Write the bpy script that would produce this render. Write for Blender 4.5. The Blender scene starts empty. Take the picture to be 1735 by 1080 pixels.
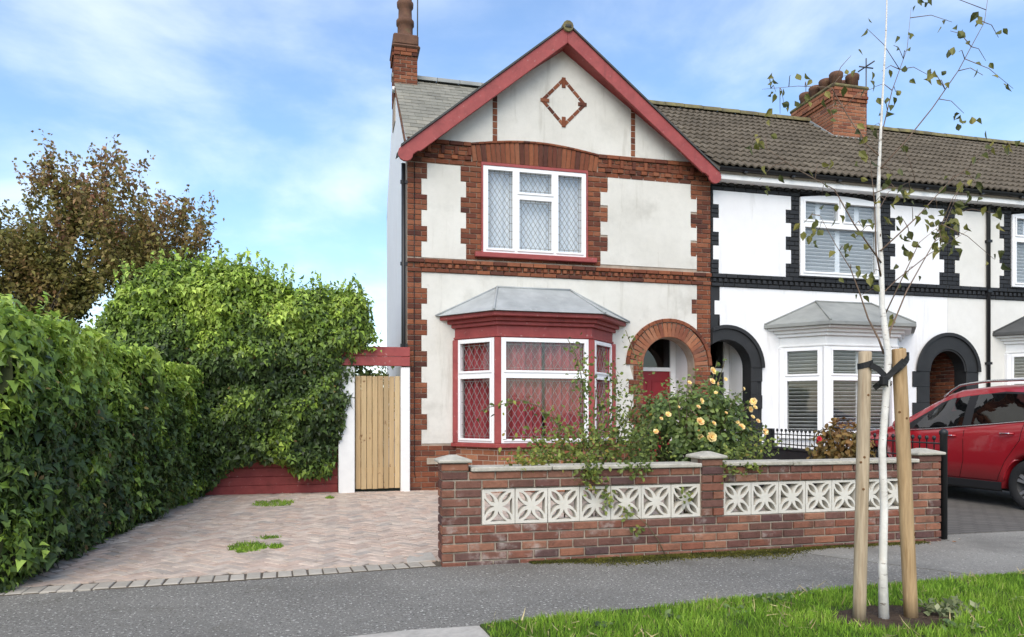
import bpy, bmesh, math, random
import numpy as np
from mathutils import Vector, Matrix, noise as mnoise

R = math.radians
PI = math.pi
rng = random.Random(11)
nr = np.random.default_rng(11)
SC = bpy.context.scene
COL = SC.collection

# ------------------------------------------------------------------ camera
cam = bpy.data.cameras.new('camera')
cam.sensor_width = 36.0
cam.lens = 36.0 * 1200 / 1735
cam.shift_y = 160 / 1735
cam.clip_end = 2000
co = bpy.data.objects.new('camera', cam)
co.location = (0, 0, 1.25)
co.rotation_euler = (R(90), 0, -math.atan(.245))
COL.objects.link(co)
SC.camera = co

# ------------------------------------------------------------------ sky, sun, exposure
TO_SUN = Vector((-.38, -.85, 1.0)).normalized()
wd = bpy.data.worlds.new('World')
SC.world = wd
wd.use_nodes = True
wt = wd.node_tree
wt.nodes.clear()
def wn(t, **k):
    n = wt.nodes.new(t)
    for a, b in k.items(): setattr(n, a, b)
    return n
sky = wn('ShaderNodeTexSky', sky_type='NISHITA', sun_disc=False)
sky.sun_elevation = math.asin(TO_SUN.z)
sky.sun_rotation = math.atan2(TO_SUN.x, TO_SUN.y)
sky.air_density = 1.0
sky.dust_density = 1.2
sky.ozone_density = 1.4
tc = wn('ShaderNodeTexCoord')
sep = wn('ShaderNodeSeparateXYZ')
wt.links.new(tc.outputs['Generated'], sep.inputs[0])
zm = wn('ShaderNodeMath', operation='MAXIMUM'); zm.inputs[1].default_value = 0.0
wt.links.new(sep.outputs['Z'], zm.inputs[0])
za = wn('ShaderNodeMath', operation='ADD'); za.inputs[1].default_value = 0.22
wt.links.new(zm.outputs[0], za.inputs[0])
dx = wn('ShaderNodeMath', operation='DIVIDE'); dy = wn('ShaderNodeMath', operation='DIVIDE')
wt.links.new(sep.outputs['X'], dx.inputs[0]); wt.links.new(za.outputs[0], dx.inputs[1])
wt.links.new(sep.outputs['Y'], dy.inputs[0]); wt.links.new(za.outputs[0], dy.inputs[1])
cmb = wn('ShaderNodeCombineXYZ')
wt.links.new(dx.outputs[0], cmb.inputs[0]); wt.links.new(dy.outputs[0], cmb.inputs[1])
cmb.inputs[2].default_value = 3.7
nz = wn('ShaderNodeTexNoise')
nz.inputs['Scale'].default_value = 1.9
nz.inputs['Detail'].default_value = 7
nz.inputs['Roughness'].default_value = .55
nz.inputs['Distortion'].default_value = .25
wt.links.new(cmb.outputs[0], nz.inputs['Vector'])
rp = wn('ShaderNodeMapRange', interpolation_type='SMOOTHSTEP')
rp.inputs['From Min'].default_value = .38
rp.inputs['From Max'].default_value = .80
rp.inputs['To Min'].default_value = .08
rp.inputs['To Max'].default_value = .50
wt.links.new(nz.outputs['Fac'], rp.inputs['Value'])
mx = wn('ShaderNodeMixRGB')
mx.inputs['Color2'].default_value = (5.6, 5.8, 6.0, 1)
wt.links.new(rp.outputs[0], mx.inputs['Fac'])
hs = wn('ShaderNodeHueSaturation')
hs.inputs['Saturation'].default_value = 1.22
wt.links.new(sky.outputs[0], hs.inputs['Color'])
wt.links.new(hs.outputs[0], mx.inputs['Color1'])
bg = wn('ShaderNodeBackground')
bg.inputs['Strength'].default_value = .13
wt.links.new(mx.outputs[0], bg.inputs['Color'])
wo = wn('ShaderNodeOutputWorld')
wt.links.new(bg.outputs[0], wo.inputs['Surface'])

sl = bpy.data.lights.new('sun', 'SUN')
sl.energy = 1.3
sl.angle = R(60)
sl.color = (1.0, .90, .74)
so = bpy.data.objects.new('sun', sl)
so.rotation_euler = (-TO_SUN).to_track_quat('-Z', 'Y').to_euler()
so.location = (-8, -10, 14)
COL.objects.link(so)

vs = SC.view_settings
vs.view_transform = 'Standard'
vs.look = 'None'
vs.gamma = 1
vs.use_curve_mapping = False
vs.exposure = 1.1

# ------------------------------------------------------------------ materials
MATS = {}
def new_mat(name):
    m = bpy.data.materials.new(name)
    m.use_nodes = True
    t = m.node_tree
    t.nodes.clear()
    MATS[name] = m
    def n(ty, **k):
        x = t.nodes.new(ty)
        for a, b in k.items(): setattr(x, a, b)
        return x
    out = n('ShaderNodeOutputMaterial')
    return m, t, n, t.links.new, out

def mat(name, cols, rnd=False, rough=.8, var=.12, vscale=5., nscale=3., bump=0., bscale=60., bdist=.01,
        stains=(), metal=0., spec=.3, leaf=0., coat=0., attr=None, stretch=None, detail=4, cracks=None):
    m, t, n, L, out = new_mat(name)
    g = n('ShaderNodeNewGeometry')
    pos = g.outputs['Position']
    if stretch:
        mp = n('ShaderNodeMapping'); mp.inputs['Scale'].default_value = stretch
        L(pos, mp.inputs['Vector']); pos = mp.outputs[0]
    def noise(scale, det=detail, ro=.55):
        x = n('ShaderNodeTexNoise'); x.inputs['Scale'].default_value = scale
        x.inputs['Detail'].default_value = det; x.inputs['Roughness'].default_value = ro
        L(pos, x.inputs['Vector']); return x.outputs['Fac']
    ramp = n('ShaderNodeValToRGB')
    el = ramp.color_ramp.elements
    k = len(cols)
    for i, c in enumerate(cols):
        e = el[i] if i < len(el) else el.new(1)
        e.position = i / max(1, k - 1)
        e.color = (*c, 1)
    if k == 1:
        el[1].color = (*cols[0], 1)
    if attr:
        a = n('ShaderNodeAttribute', attribute_name=attr); L(a.outputs['Fac'], ramp.inputs[0])
    elif rnd:
        oi = n('ShaderNodeObjectInfo')
        ad = n('ShaderNodeMath', operation='ADD'); fr = n('ShaderNodeMath', operation='FRACT')
        L(oi.outputs['Random'], ad.inputs[0]); L(g.outputs['Random Per Island'], ad.inputs[1])
        L(ad.outputs[0], fr.inputs[0]); L(fr.outputs[0], ramp.inputs[0])
    else:
        mr = n('ShaderNodeMapRange'); mr.inputs['From Min'].default_value = .32; mr.inputs['From Max'].default_value = .68
        L(noise(nscale), mr.inputs['Value']); L(mr.outputs[0], ramp.inputs[0])
    col = ramp.outputs[0]
    if var:
        mr = n('ShaderNodeMapRange'); mr.inputs['From Min'].default_value = .25; mr.inputs['From Max'].default_value = .75
        mr.inputs['To Min'].default_value = 1 - var; mr.inputs['To Max'].default_value = 1 + var
        L(noise(vscale, 5, .65), mr.inputs['Value'])
        h = n('ShaderNodeHueSaturation'); L(mr.outputs[0], h.inputs['Value']); L(col, h.inputs['Color']); col = h.outputs[0]
    if leaf:
        # every leaf a little lighter or darker than the next
        mr = n('ShaderNodeMapRange'); mr.inputs['To Min'].default_value = .6; mr.inputs['To Max'].default_value = 1.4
        L(g.outputs['Random Per Island'], mr.inputs['Value'])
        h = n('ShaderNodeHueSaturation'); L(mr.outputs[0], h.inputs['Value']); L(col, h.inputs['Color']); col = h.outputs[0]
    for stn in stains:
        sc_, s_, lo, hi, amt = stn[:5]
        if len(stn) > 5:
            mp2 = n('ShaderNodeMapping'); mp2.inputs['Scale'].default_value = stn[5]
            L(g.outputs['Position'], mp2.inputs['Vector']); keep = pos; pos = mp2.outputs[0]
        mr = n('ShaderNodeMapRange', interpolation_type='SMOOTHSTEP')
        mr.inputs['From Min'].default_value = lo; mr.inputs['From Max'].default_value = hi
        mr.inputs['To Max'].default_value = amt
        L(noise(s_, 6, .65), mr.inputs['Value'])
        if len(stn) > 5: pos = keep
        mxx = n('ShaderNodeMixRGB'); L(mr.outputs[0], mxx.inputs['Fac']); L(col, mxx.inputs['Color1'])
        mxx.inputs['Color2'].default_value = (*sc_, 1); col = mxx.outputs[0]
    if cracks:
        cs, cwid, camt = cracks
        sb_ = n('ShaderNodeMath', operation='SUBTRACT'); sb_.inputs[1].default_value = .5; L(noise(cs, 5, .6), sb_.inputs[0])
        aa = n('ShaderNodeMath', operation='ABSOLUTE'); L(sb_.outputs[0], aa.inputs[0])
        mr = n('ShaderNodeMapRange'); mr.inputs['From Min'].default_value = 0; mr.inputs['From Max'].default_value = cwid
        mr.inputs['To Min'].default_value = camt; mr.inputs['To Max'].default_value = 0; L(aa.outputs[0], mr.inputs['Value'])
        # only here and there along the line
        mm = n('ShaderNodeMapRange'); mm.inputs['From Min'].default_value = .50; mm.inputs['From Max'].default_value = .58; L(noise(cs * .8 + .37, 2), mm.inputs['Value'])
        mu2 = n('ShaderNodeMath', operation='MULTIPLY', use_clamp=True); L(mr.outputs[0], mu2.inputs[0]); L(mm.outputs[0], mu2.inputs[1])
        mxx = n('ShaderNodeMixRGB'); L(mu2.outputs[0], mxx.inputs['Fac']); L(col, mxx.inputs['Color1']); mxx.inputs['Color2'].default_value = (.03, .03, .028, 1); col = mxx.outputs[0]
    b = n('ShaderNodeBsdfPrincipled')
    L(col, b.inputs['Base Color'])
    b.inputs['Roughness'].default_value = rough
    b.inputs['Metallic'].default_value = metal
    b.inputs['Specular IOR Level'].default_value = spec
    b.inputs['Coat Weight'].default_value = coat
    b.inputs['Coat Roughness'].default_value = .06
    if bump:
        bp = n('ShaderNodeBump'); bp.inputs['Strength'].default_value = bump; bp.inputs['Distance'].default_value = bdist
        L(noise(bscale, 5, .6), bp.inputs['Height']); L(bp.outputs[0], b.inputs['Normal'])
    sh = b.outputs[0]
    if leaf:
        tr = n('ShaderNodeBsdfTranslucent'); L(col, tr.inputs['Color'])
        ms = n('ShaderNodeMixShader'); ms.inputs[0].default_value = leaf
        L(sh, ms.inputs[1]); L(tr.outputs[0], ms.inputs[2]); sh = ms.outputs[0]
    L(sh, out.inputs['Surface'])
    return m

def glass_mat(name, tint=(.92, .95, .94), refl=1.0):
    m, t, n, L, out = new_mat(name)
    gg = n('ShaderNodeNewGeometry')
    dt = n('ShaderNodeVectorMath', operation='DOT_PRODUCT'); L(gg.outputs['Incoming'], dt.inputs[0]); L(gg.outputs['Normal'], dt.inputs[1])
    ab = n('ShaderNodeMath', operation='ABSOLUTE'); L(dt.outputs['Value'], ab.inputs[0])
    om = n('ShaderNodeMath', operation='SUBTRACT', use_clamp=True); om.inputs[0].default_value = 1; L(ab.outputs[0], om.inputs[1])
    pw_ = n('ShaderNodeMath', operation='POWER'); pw_.inputs[1].default_value = 5; L(om.outputs[0], pw_.inputs[0])
    m1 = n('ShaderNodeMath', operation='MULTIPLY_ADD'); m1.inputs[1].default_value = .95; m1.inputs[2].default_value = .05; L(pw_.outputs[0], m1.inputs[0])
    mu = n('ShaderNodeMath', operation='MULTIPLY', use_clamp=True); mu.inputs[1].default_value = refl
    L(m1.outputs[0], mu.inputs[0])
    tr = n('ShaderNodeBsdfTransparent'); tr.inputs[0].default_value = (*tint, 1)
    gl = n('ShaderNodeBsdfGlossy'); gl.inputs['Roughness'].default_value = .015
    gl.inputs['Color'].default_value = (1, 1, 1, 1)
    g = n('ShaderNodeNewGeometry')
    nn = n('ShaderNodeTexNoise'); nn.inputs['Scale'].default_value = 2.5
    L(g.outputs['Position'], nn.inputs['Vector'])
    bp = n('ShaderNodeBump'); bp.inputs['Strength'].default_value = .12; bp.inputs['Distance'].default_value = .02
    L(nn.outputs['Fac'], bp.inputs['Height']); L(bp.outputs[0], gl.inputs['Normal'])
    ms = n('ShaderNodeMixShader')
    L(mu.outputs[0], ms.inputs[0]); L(tr.outputs[0], ms.inputs[1]); L(gl.outputs[0], ms.inputs[2])
    L(ms.outputs[0], out.inputs['Surface'])
    return m

def block_paving_mat(name, c1, c2, cm, scale):
    m, t, n, L, out = new_mat(name)
    g = n('ShaderNodeNewGeometry')
    br = n('ShaderNodeTexBrick')
    br.inputs['Scale'].default_value = scale
    br.inputs['Color1'].default_value = (*c1, 1); br.inputs['Color2'].default_value = (*c2, 1)
    br.inputs['Mortar'].default_value = (*cm, 1)
    br.inputs['Mortar Size'].default_value = .012
    br.inputs['Brick Width'].default_value = .2; br.inputs['Row Height'].default_value = .1
    L(g.outputs['Position'], br.inputs['Vector'])
    ns = n('ShaderNodeTexNoise'); ns.inputs['Scale'].default_value = 1.3; ns.inputs['Detail'].default_value = 6
    L(g.outputs['Position'], ns.inputs['Vector'])
    mr = n('ShaderNodeMapRange'); mr.inputs['To Min'].default_value = .7; mr.inputs['To Max'].default_value = 1.25
    L(ns.outputs['Fac'], mr.inputs['Value'])
    h = n('ShaderNodeHueSaturation'); L(br.outputs['Color'], h.inputs['Color']); L(mr.outputs[0], h.inputs['Value'])
    b = n('ShaderNodeBsdfPrincipled'); b.inputs['Roughness'].default_value = .9; b.inputs['Specular IOR Level'].default_value = .2
    L(h.outputs[0], b.inputs['Base Color'])
    bp = n('ShaderNodeBump', invert=True); bp.inputs['Strength'].default_value = .6; bp.inputs['Distance'].default_value = .005
    L(br.outputs['Fac'], bp.inputs['Height']); L(bp.outputs[0], b.inputs['Normal'])
    L(b.outputs[0], out.inputs['Surface'])
    return m

RENDER = mat('render_cream', [(.60, .585, .53), (.68, .665, .61)], nscale=1.1, var=.05, vscale=9, bump=.5, bscale=120, rough=.92, spec=.1,
             stains=[((.40, .385, .34), 1.6, .50, .76, .5), ((.34, .32, .27), 9, .58, .80, .35), ((.36, .34, .28), 1.6, .55, .75, .45, (4, 4, .45))])
RENDERW = mat('render_white', [(.76, .76, .76), (.80, .80, .80)], nscale=.8, var=.03, bump=.4, bscale=110, rough=.9, spec=.1,
              stains=[((.55, .54, .50), 1.6, .55, .85, .3), ((.5, .49, .46), 1.6, .56, .76, .35, (4, 4, .45))])
RENDER3 = mat('render_ivory', [(.66, .65, .60), (.72, .71, .67)], nscale=1, var=.05, bump=.4, bscale=100, rough=.92, spec=.1)
MORTAR = mat('mortar', [(.33, .26, .20), (.43, .36, .29)], nscale=8, bump=.5, bscale=90, rough=.95, spec=.1)
MORTARW = mat('mortar_grey', [(.34, .285, .22), (.45, .385, .31)], nscale=7, bump=.6, bscale=90, rough=.95, spec=.1,
              stains=[((.07, .07, .04), 2.2, .6, .8, .6)])
BRICK = mat('house_brick', [(.070, .030, .024), (.165, .056, .032), (.23, .082, .042), (.115, .040, .028), (.27, .098, .048), (.085, .036, .028), (.20, .066, .034), (.25, .10, .055), (.14, .05, .032)],
            rnd=True, var=.22, vscale=22, bump=.6, bscale=70, rough=.9, spec=.15, stains=[((.06, .035, .025), 3.0, .56, .78, .6)])
BRICKO = mat('orange_brick', [(.25, .098, .052), (.33, .135, .072), (.18, .066, .042), (.35, .16, .09), (.14, .06, .042)], rnd=True, var=.2, vscale=25, bump=.5, bscale=70, rough=.9, spec=.15)
BRICKG = mat('garden_brick', [(.115, .057, .045), (.225, .088, .056), (.080, .049, .045), (.265, .118, .072), (.150, .066, .051), (.090, .056, .055), (.285, .138, .086), (.18, .077, .054), (.10, .053, .045), (.22, .104, .072), (.14, .072, .058)],
             rnd=True, var=.25, vscale=16, bump=.7, bscale=60, rough=.9, spec=.15,
             stains=[((.42, .37, .33), 5.5, .56, .74, .6), ((.045, .036, .03), 3.1, .56, .76, .6), ((.03, .025, .02), 30, .60, .72, .5)])
BRICKB = mat('black_painted_brick', [(.014, .015, .017), (.024, .025, .027), (.018, .019, .021)], rnd=True, var=.2, vscale=20, bump=.5, bscale=60, rough=.6, spec=.3)
BLACKW = mat('black_paint', [(.018, .019, .02), (.026, .027, .028)], var=.1, bump=.3, bscale=70, rough=.6)
RED = mat('red_painted_wood', [(.27, .050, .048), (.32, .066, .060)], nscale=4, var=.14, vscale=9, bump=.25, bscale=30, rough=.55, spec=.35,
          stains=[((.50, .34, .30), 16, .62, .70, .6), ((.11, .025, .02), 3, .52, .76, .5), ((.12, .03, .025), 3, .55, .75, .4, (5, 5, .5))])
DOORRED = mat('door_red', [(.26, .02, .028)], var=.05, rough=.4)
SLATE = mat('slate', [(.17, .165, .135), (.24, .23, .19), (.20, .195, .16), (.27, .255, .205)], rnd=True, var=.2, vscale=5, bump=.4, bscale=40, rough=.8,
            stains=[((.26, .25, .17), 6, .58, .8, .5)])
TILE = mat('concrete_tile', [(.105, .088, .066), (.135, .113, .085), (.118, .098, .073), (.15, .127, .096)], rnd=True, var=.22, vscale=3, bump=.5, bscale=70, rough=.9, spec=.15,
           stains=[((.20, .18, .13), 2.2, .60, .8, .35), ((.045, .042, .038), 7, .6, .8, .5)])
MOSSY = mat('mossy_ridge', [(.115, .10, .065), (.19, .165, .07)], nscale=5, var=.2, rough=.95, bump=.6, bscale=50)
FELT = mat('roof_felt', [(.22, .23, .22), (.30, .31, .29)], nscale=2, var=.1, bump=.4, bscale=80, rough=.9)
FELT2 = mat('dark_roof_felt', [(.06, .062, .06), (.085, .087, .085)], nscale=2, var=.1, bump=.4, bscale=80, rough=.9)
LEADR = mat('lead_roof', [(.28, .30, .30), (.37, .39, .39)], nscale=2.2, var=.12, vscale=6, bump=.25, bscale=14, rough=.6, spec=.4,
            stains=[((.55, .56, .54), 9, .62, .74, .7), ((.16, .17, .15), 4, .58, .8, .5)])
UPVC = mat('white_upvc', [(.83, .83, .83)], var=.02, rough=.35, spec=.4)
WHITEP = mat('white_paint', [(.76, .76, .74), (.82, .82, .80)], nscale=3, var=.05, bump=.2, bscale=30, rough=.6, stains=[((.45, .42, .36), 5, .66, .85, .5)])
LEAD = mat('lead_came', [(.30, .285, .27)], var=.1, rough=.45, metal=.35)
LEADD = mat('dark_lead_came', [(.22, .22, .21)], var=.1, rough=.5, metal=.3)
GLASS = glass_mat('window_glass', (.95, .96, .96), .7)
GLASSUP = glass_mat('upper_window_glass', (.95, .96, .96), 1.8)
DARKGLASS = glass_mat('porch_glass', (.25, .27, .28), 1.0)
CURTAIN = mat('red_curtain', [(.31, .035, .05), (.42, .08, .095)], nscale=4, var=.12, rough=.8, stains=[((.62, .36, .36), 2.4, .58, .8, .4)])
NET = mat('net_curtain', [(.72, .74, .74), (.82, .83, .83)], nscale=3, var=.08, rough=.9)
INTER = mat('room_wall', [(.22, .20, .18)], rough=.9)
SLATW = mat('white_slat', [(.72, .74, .76)], var=.04, rough=.5)
SLATG = mat('grey_slat', [(.40, .40, .40), (.48, .48, .47)], var=.06, rough=.5)
GUTTER = mat('black_plastic', [(.012, .012, .013)], var=.1, rough=.4, spec=.4)
ASPHALT = mat('asphalt', [(.165, .157, .138), (.215, .205, .18)], nscale=1.1, cracks=(1.1, .0035, .55), var=.40, vscale=75, bump=.9, bscale=190, bdist=.006, rough=.9, spec=.25, detail=5,
              stains=[((.60, .58, .53), 44, .58, .63, .9), ((.045, .043, .04), 52, .56, .63, .9), ((.13, .125, .11), .9, .50, .70, .6), ((.13, .12, .10), 2.3, .56, .66, .45)])
ASPH2 = mat('smooth_asphalt', [(.20, .19, .168), (.25, .24, .21)], nscale=1.3, var=.18, vscale=150, bump=.5, bscale=190, bdist=.004, rough=.9, spec=.25,
            stains=[((.52, .50, .45), 46, .59, .65, .7), ((.06, .057, .05), 54, .57, .65, .7), ((.13, .125, .11), 1.2, .48, .68, .6)])
PAVER = mat('block_paver', [(.43, .335, .275), (.52, .42, .345), (.39, .33, .28), (.55, .465, .385), (.47, .355, .285), (.36, .325, .285)], rnd=True, var=.2, vscale=11, bump=.5, bscale=90, rough=.92, spec=.15,
            stains=[((.27, .235, .205), 1.9, .50, .72, .4), ((.08, .085, .05), 3.7, .60, .76, .5)])
EDGING = mat('edging_block', [(.34, .31, .26), (.42, .385, .325), (.38, .345, .29), (.32, .295, .25)], rnd=True, var=.15, vscale=14, bump=.5, bscale=90, rough=.92, spec=.15)
SAND = mat('paver_joint', [(.075, .062, .048), (.12, .098, .075)], nscale=9, var=.25, rough=.95, bump=.5, bscale=90, stains=[((.05, .075, .02), 5, .6, .75, .7)])
NDRIVE = block_paving_mat('neighbour_paving', (.115, .108, .096), (.135, .126, .112), (.085, .08, .072), 1.0)
CONC = mat('concrete', [(.36, .34, .30), (.46, .43, .38)], nscale=4, var=.15, vscale=30, bump=.5, bscale=110, rough=.93, spec=.15, stains=[((.17, .16, .13), 3, .56, .78, .5)])
STONE = mat('coping_stone', [(.36, .34, .28), (.47, .44, .37)], nscale=6, var=.18, vscale=26, bump=.6, bscale=70, rough=.93, spec=.15,
            stains=[((.12, .12, .08), 8, .57, .74, .65), ((.60, .59, .55), 12, .62, .72, .6)])
BLOCK = mat('screen_block', [(.56, .53, .46), (.63, .60, .53)], nscale=5, var=.08, vscale=30, bump=.35, bscale=90, rough=.92, spec=.15, stains=[((.36, .35, .29), 5, .62, .82, .5)])
SOIL = mat('soil', [(.060, .042, .030), (.10, .072, .052)], nscale=16, var=.3, vscale=45, bump=1, bscale=45, bdist=.03, rough=.97, spec=.1)
GARDEN = mat('garden_ground', [(.22, .18, .15), (.32, .27, .23)], nscale=3, var=.2, bump=.6, bscale=60, rough=.95, spec=.1)
LAND = mat('land', [(.07, .09, .04), (.10, .11, .06)], nscale=.2, rough=.95)
GRASSB = mat('turf_base', [(.035, .055, .012), (.06, .085, .018)], nscale=14, var=.3, bump=1, bscale=80, rough=.95)
GRASS = mat('grass_blade', [(.085, .17, .02), (.17, .31, .034), (.29, .45, .05), (.46, .50, .15)], attr='age', var=.22, vscale=2.0, rough=.55, spec=.25, leaf=.35)
MOSS = mat('moss', [(.045, .050, .010), (.10, .095, .016), (.15, .13, .02)], attr='age', var=.2, rough=.9, leaf=.15)
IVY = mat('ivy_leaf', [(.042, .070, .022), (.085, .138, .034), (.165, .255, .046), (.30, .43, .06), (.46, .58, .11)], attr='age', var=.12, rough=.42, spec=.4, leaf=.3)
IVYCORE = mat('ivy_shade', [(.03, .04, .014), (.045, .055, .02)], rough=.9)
PLUM = mat('tree_leaf', [(.16, .165, .045), (.23, .20, .055), (.30, .185, .085), (.36, .165, .105)], attr='age', var=.15, rough=.55, leaf=.3)
BARKD = mat('dark_bark', [(.045, .036, .028), (.075, .060, .045)], nscale=12, bump=.8, bscale=30, rough=.95)
ROSEL = mat('rose_leaf', [(.06, .095, .03), (.11, .165, .042), (.19, .255, .06), (.31, .35, .075)], attr='age', var=.12, rough=.4, spec=.4, leaf=.28)
SPRIGL = mat('straggly_leaf', [(.07, .10, .03), (.13, .175, .042), (.22, .265, .055), (.36, .25, .05)], attr='age', var=.12, rough=.5, leaf=.32)
RUSSET = mat('russet_leaf', [(.08, .085, .022), (.15, .11, .03), (.22, .125, .032), (.19, .08, .035)], attr='age', var=.12, rough=.5, leaf=.3)
BIRCHL = mat('birch_leaf', [(.055, .062, .018), (.095, .105, .026), (.15, .15, .034), (.24, .21, .05)], rnd=True, var=.1, rough=.5, leaf=.3)
PETAL = mat('yellow_petal', [(.82, .60, .20), (.85, .70, .34), (.82, .50, .20), (.86, .74, .42)], rnd=True, var=.08, rough=.6, leaf=.25)
PETALR = mat('red_petal', [(.50, .02, .04)], var=.1, rough=.6)
STEM = mat('rose_stem', [(.10, .11, .045), (.15, .10, .06)], nscale=8, rough=.8)
BIRCH = mat('birch_bark', [(.60, .57, .51), (.76, .74, .69)], nscale=7, var=.10, vscale=20, bump=.4, bscale=40, rough=.8,
            stains=[((.16, .12, .09), 11, .60, .66, .8, (1, 1, 5)), ((.45, .36, .27), 5, .55, .72, .5)])
TWIG = mat('birch_twig', [(.13, .085, .06), (.20, .14, .10)], nscale=10, rough=.8)
STAKE = mat('stake_wood', [(.27, .175, .085), (.42, .29, .16), (.33, .22, .115)], nscale=28, var=.25, vscale=70, bump=.5, bscale=22, rough=.85, spec=.15, stretch=(1, 1, .07),
            stains=[((.20, .115, .035), 6, .57, .72, .5)])
STAKE2 = mat('weathered_stake_wood', [(.29, .215, .135), (.42, .335, .23), (.33, .25, .165)], nscale=28, var=.25, vscale=70, bump=.5, bscale=22, rough=.85, spec=.15, stretch=(1, 1, .07),
             stains=[((.26, .15, .06), 5, .6, .75, .4)])
KNOT = mat('wood_knot', [(.15, .075, .03)], rough=.9)
PINE = mat('pine_board', [(.40, .28, .145), (.52, .385, .21), (.45, .31, .16), (.56, .43, .25)], rnd=True, var=.16, vscale=6, bump=.3, bscale=14, rough=.75, stretch=(6, 6, .35),
           stains=[((.30, .17, .07), 5, .56, .70, .6), ((.20, .10, .04), 9, .64, .68, .9, (1, 1, .6)), ((.25, .20, .13), 1.5, .5, .7, .4)])
STRAP = mat('rubber_strap', [(.018, .018, .018)], var=.2, rough=.7)
CARRED = mat('car_red', [(.34, .010, .018)], var=0, rough=.32, spec=.5, metal=.1, coat=1)
CARBLK = mat('car_trim', [(.018, .018, .019)], var=.1, rough=.5)
SEAM = mat('car_seam', [(.01, .002, .002)], var=0, rough=.8)
CARGLASS = glass_mat('car_glass', (.22, .25, .26), 1.6)
CARIN = mat('car_interior', [(.05, .05, .052)], rough=.9)
CHROME = mat('chrome', [(.75, .75, .76)], var=0, rough=.15, metal=1)
ALLOY = mat('alloy', [(.62, .62, .63)], var=.03, rough=.3, metal=.8)
TYRE = mat('tyre', [(.018, .018, .018), (.026, .026, .026)], var=.2, rough=.85)
LAMP = mat('tail_lamp', [(.35, .01, .01)], rough=.15, coat=1)
HEADL = mat('head_lamp', [(.55, .57, .58)], rough=.1, coat=1)
STEEL = mat('black_steel', [(.014, .015, .016)], var=.2, rough=.45, spec=.4)
POT = mat('chimney_pot', [(.10, .055, .038), (.16, .08, .05)], nscale=6, var=.2, rough=.9, bump=.4, bscale=50, stains=[((.10, .10, .05), 6, .55, .75, .6)])
LITTER = mat('dead_leaf', [(.42, .28, .16), (.62, .52, .40), (.35, .17, .08), (.66, .60, .52)], rnd=True, var=.1, rough=.8)
BROWNL = mat('brown_leaf', [(.20, .12, .05), (.28, .20, .06), (.16, .08, .04)], rnd=True, var=.1, rough=.8, leaf=.2)
ALU = mat('aerial_metal', [(.12, .12, .12)], rough=.5, metal=.6)

# ------------------------------------------------------------------ helpers
WM = {}
def link(o, parent=None, loc=None):
    COL.objects.link(o)
    if parent is not None:
        o.parent = parent
        o.matrix_parent_inverse = WM[parent.name].inverted()
    return o

def thing(name, label, cat, loc=(0, 0, 0), group=None):
    o = bpy.data.objects.new(name, None)
    o.empty_display_size = .2
    o.location = loc
    COL.objects.link(o)
    WM[o.name] = Matrix.Translation(loc)
    o['label'] = label; o['category'] = cat
    if group: o['group'] = group
    return o

def tag(o, label, cat, group=None):
    o['label'] = label; o['category'] = cat
    if group: o['group'] = group
    return o

def add_obj(name, me, parent=None, matrix=None):
    o = bpy.data.objects.new(name, me)
    if matrix is not None: o.matrix_basis = matrix
    WM[o.name] = matrix.copy() if matrix is not None else Matrix.Identity(4)
    return link(o, parent)

def fill_poly(loops):
    """triangulate a 2D polygon with holes -> (points, tris)"""
    bm = bmesh.new()
    pts = []
    for lp in loops:
        vs_ = [bm.verts.new((p[0], 0, p[1])) for p in lp]
        pts += [tuple(p) for p in lp]
        for i in range(len(vs_)): bm.edges.new((vs_[i], vs_[(i + 1) % len(vs_)]))
    bm.verts.index_update()
    bmesh.ops.triangle_fill(bm, use_beauty=True, edges=bm.edges[:], normal=(0, -1, 0))
    bm.verts.index_update()
    tris = [[v.index for v in f.verts] for f in bm.faces]
    bm.free()
    return pts, tris

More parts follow.
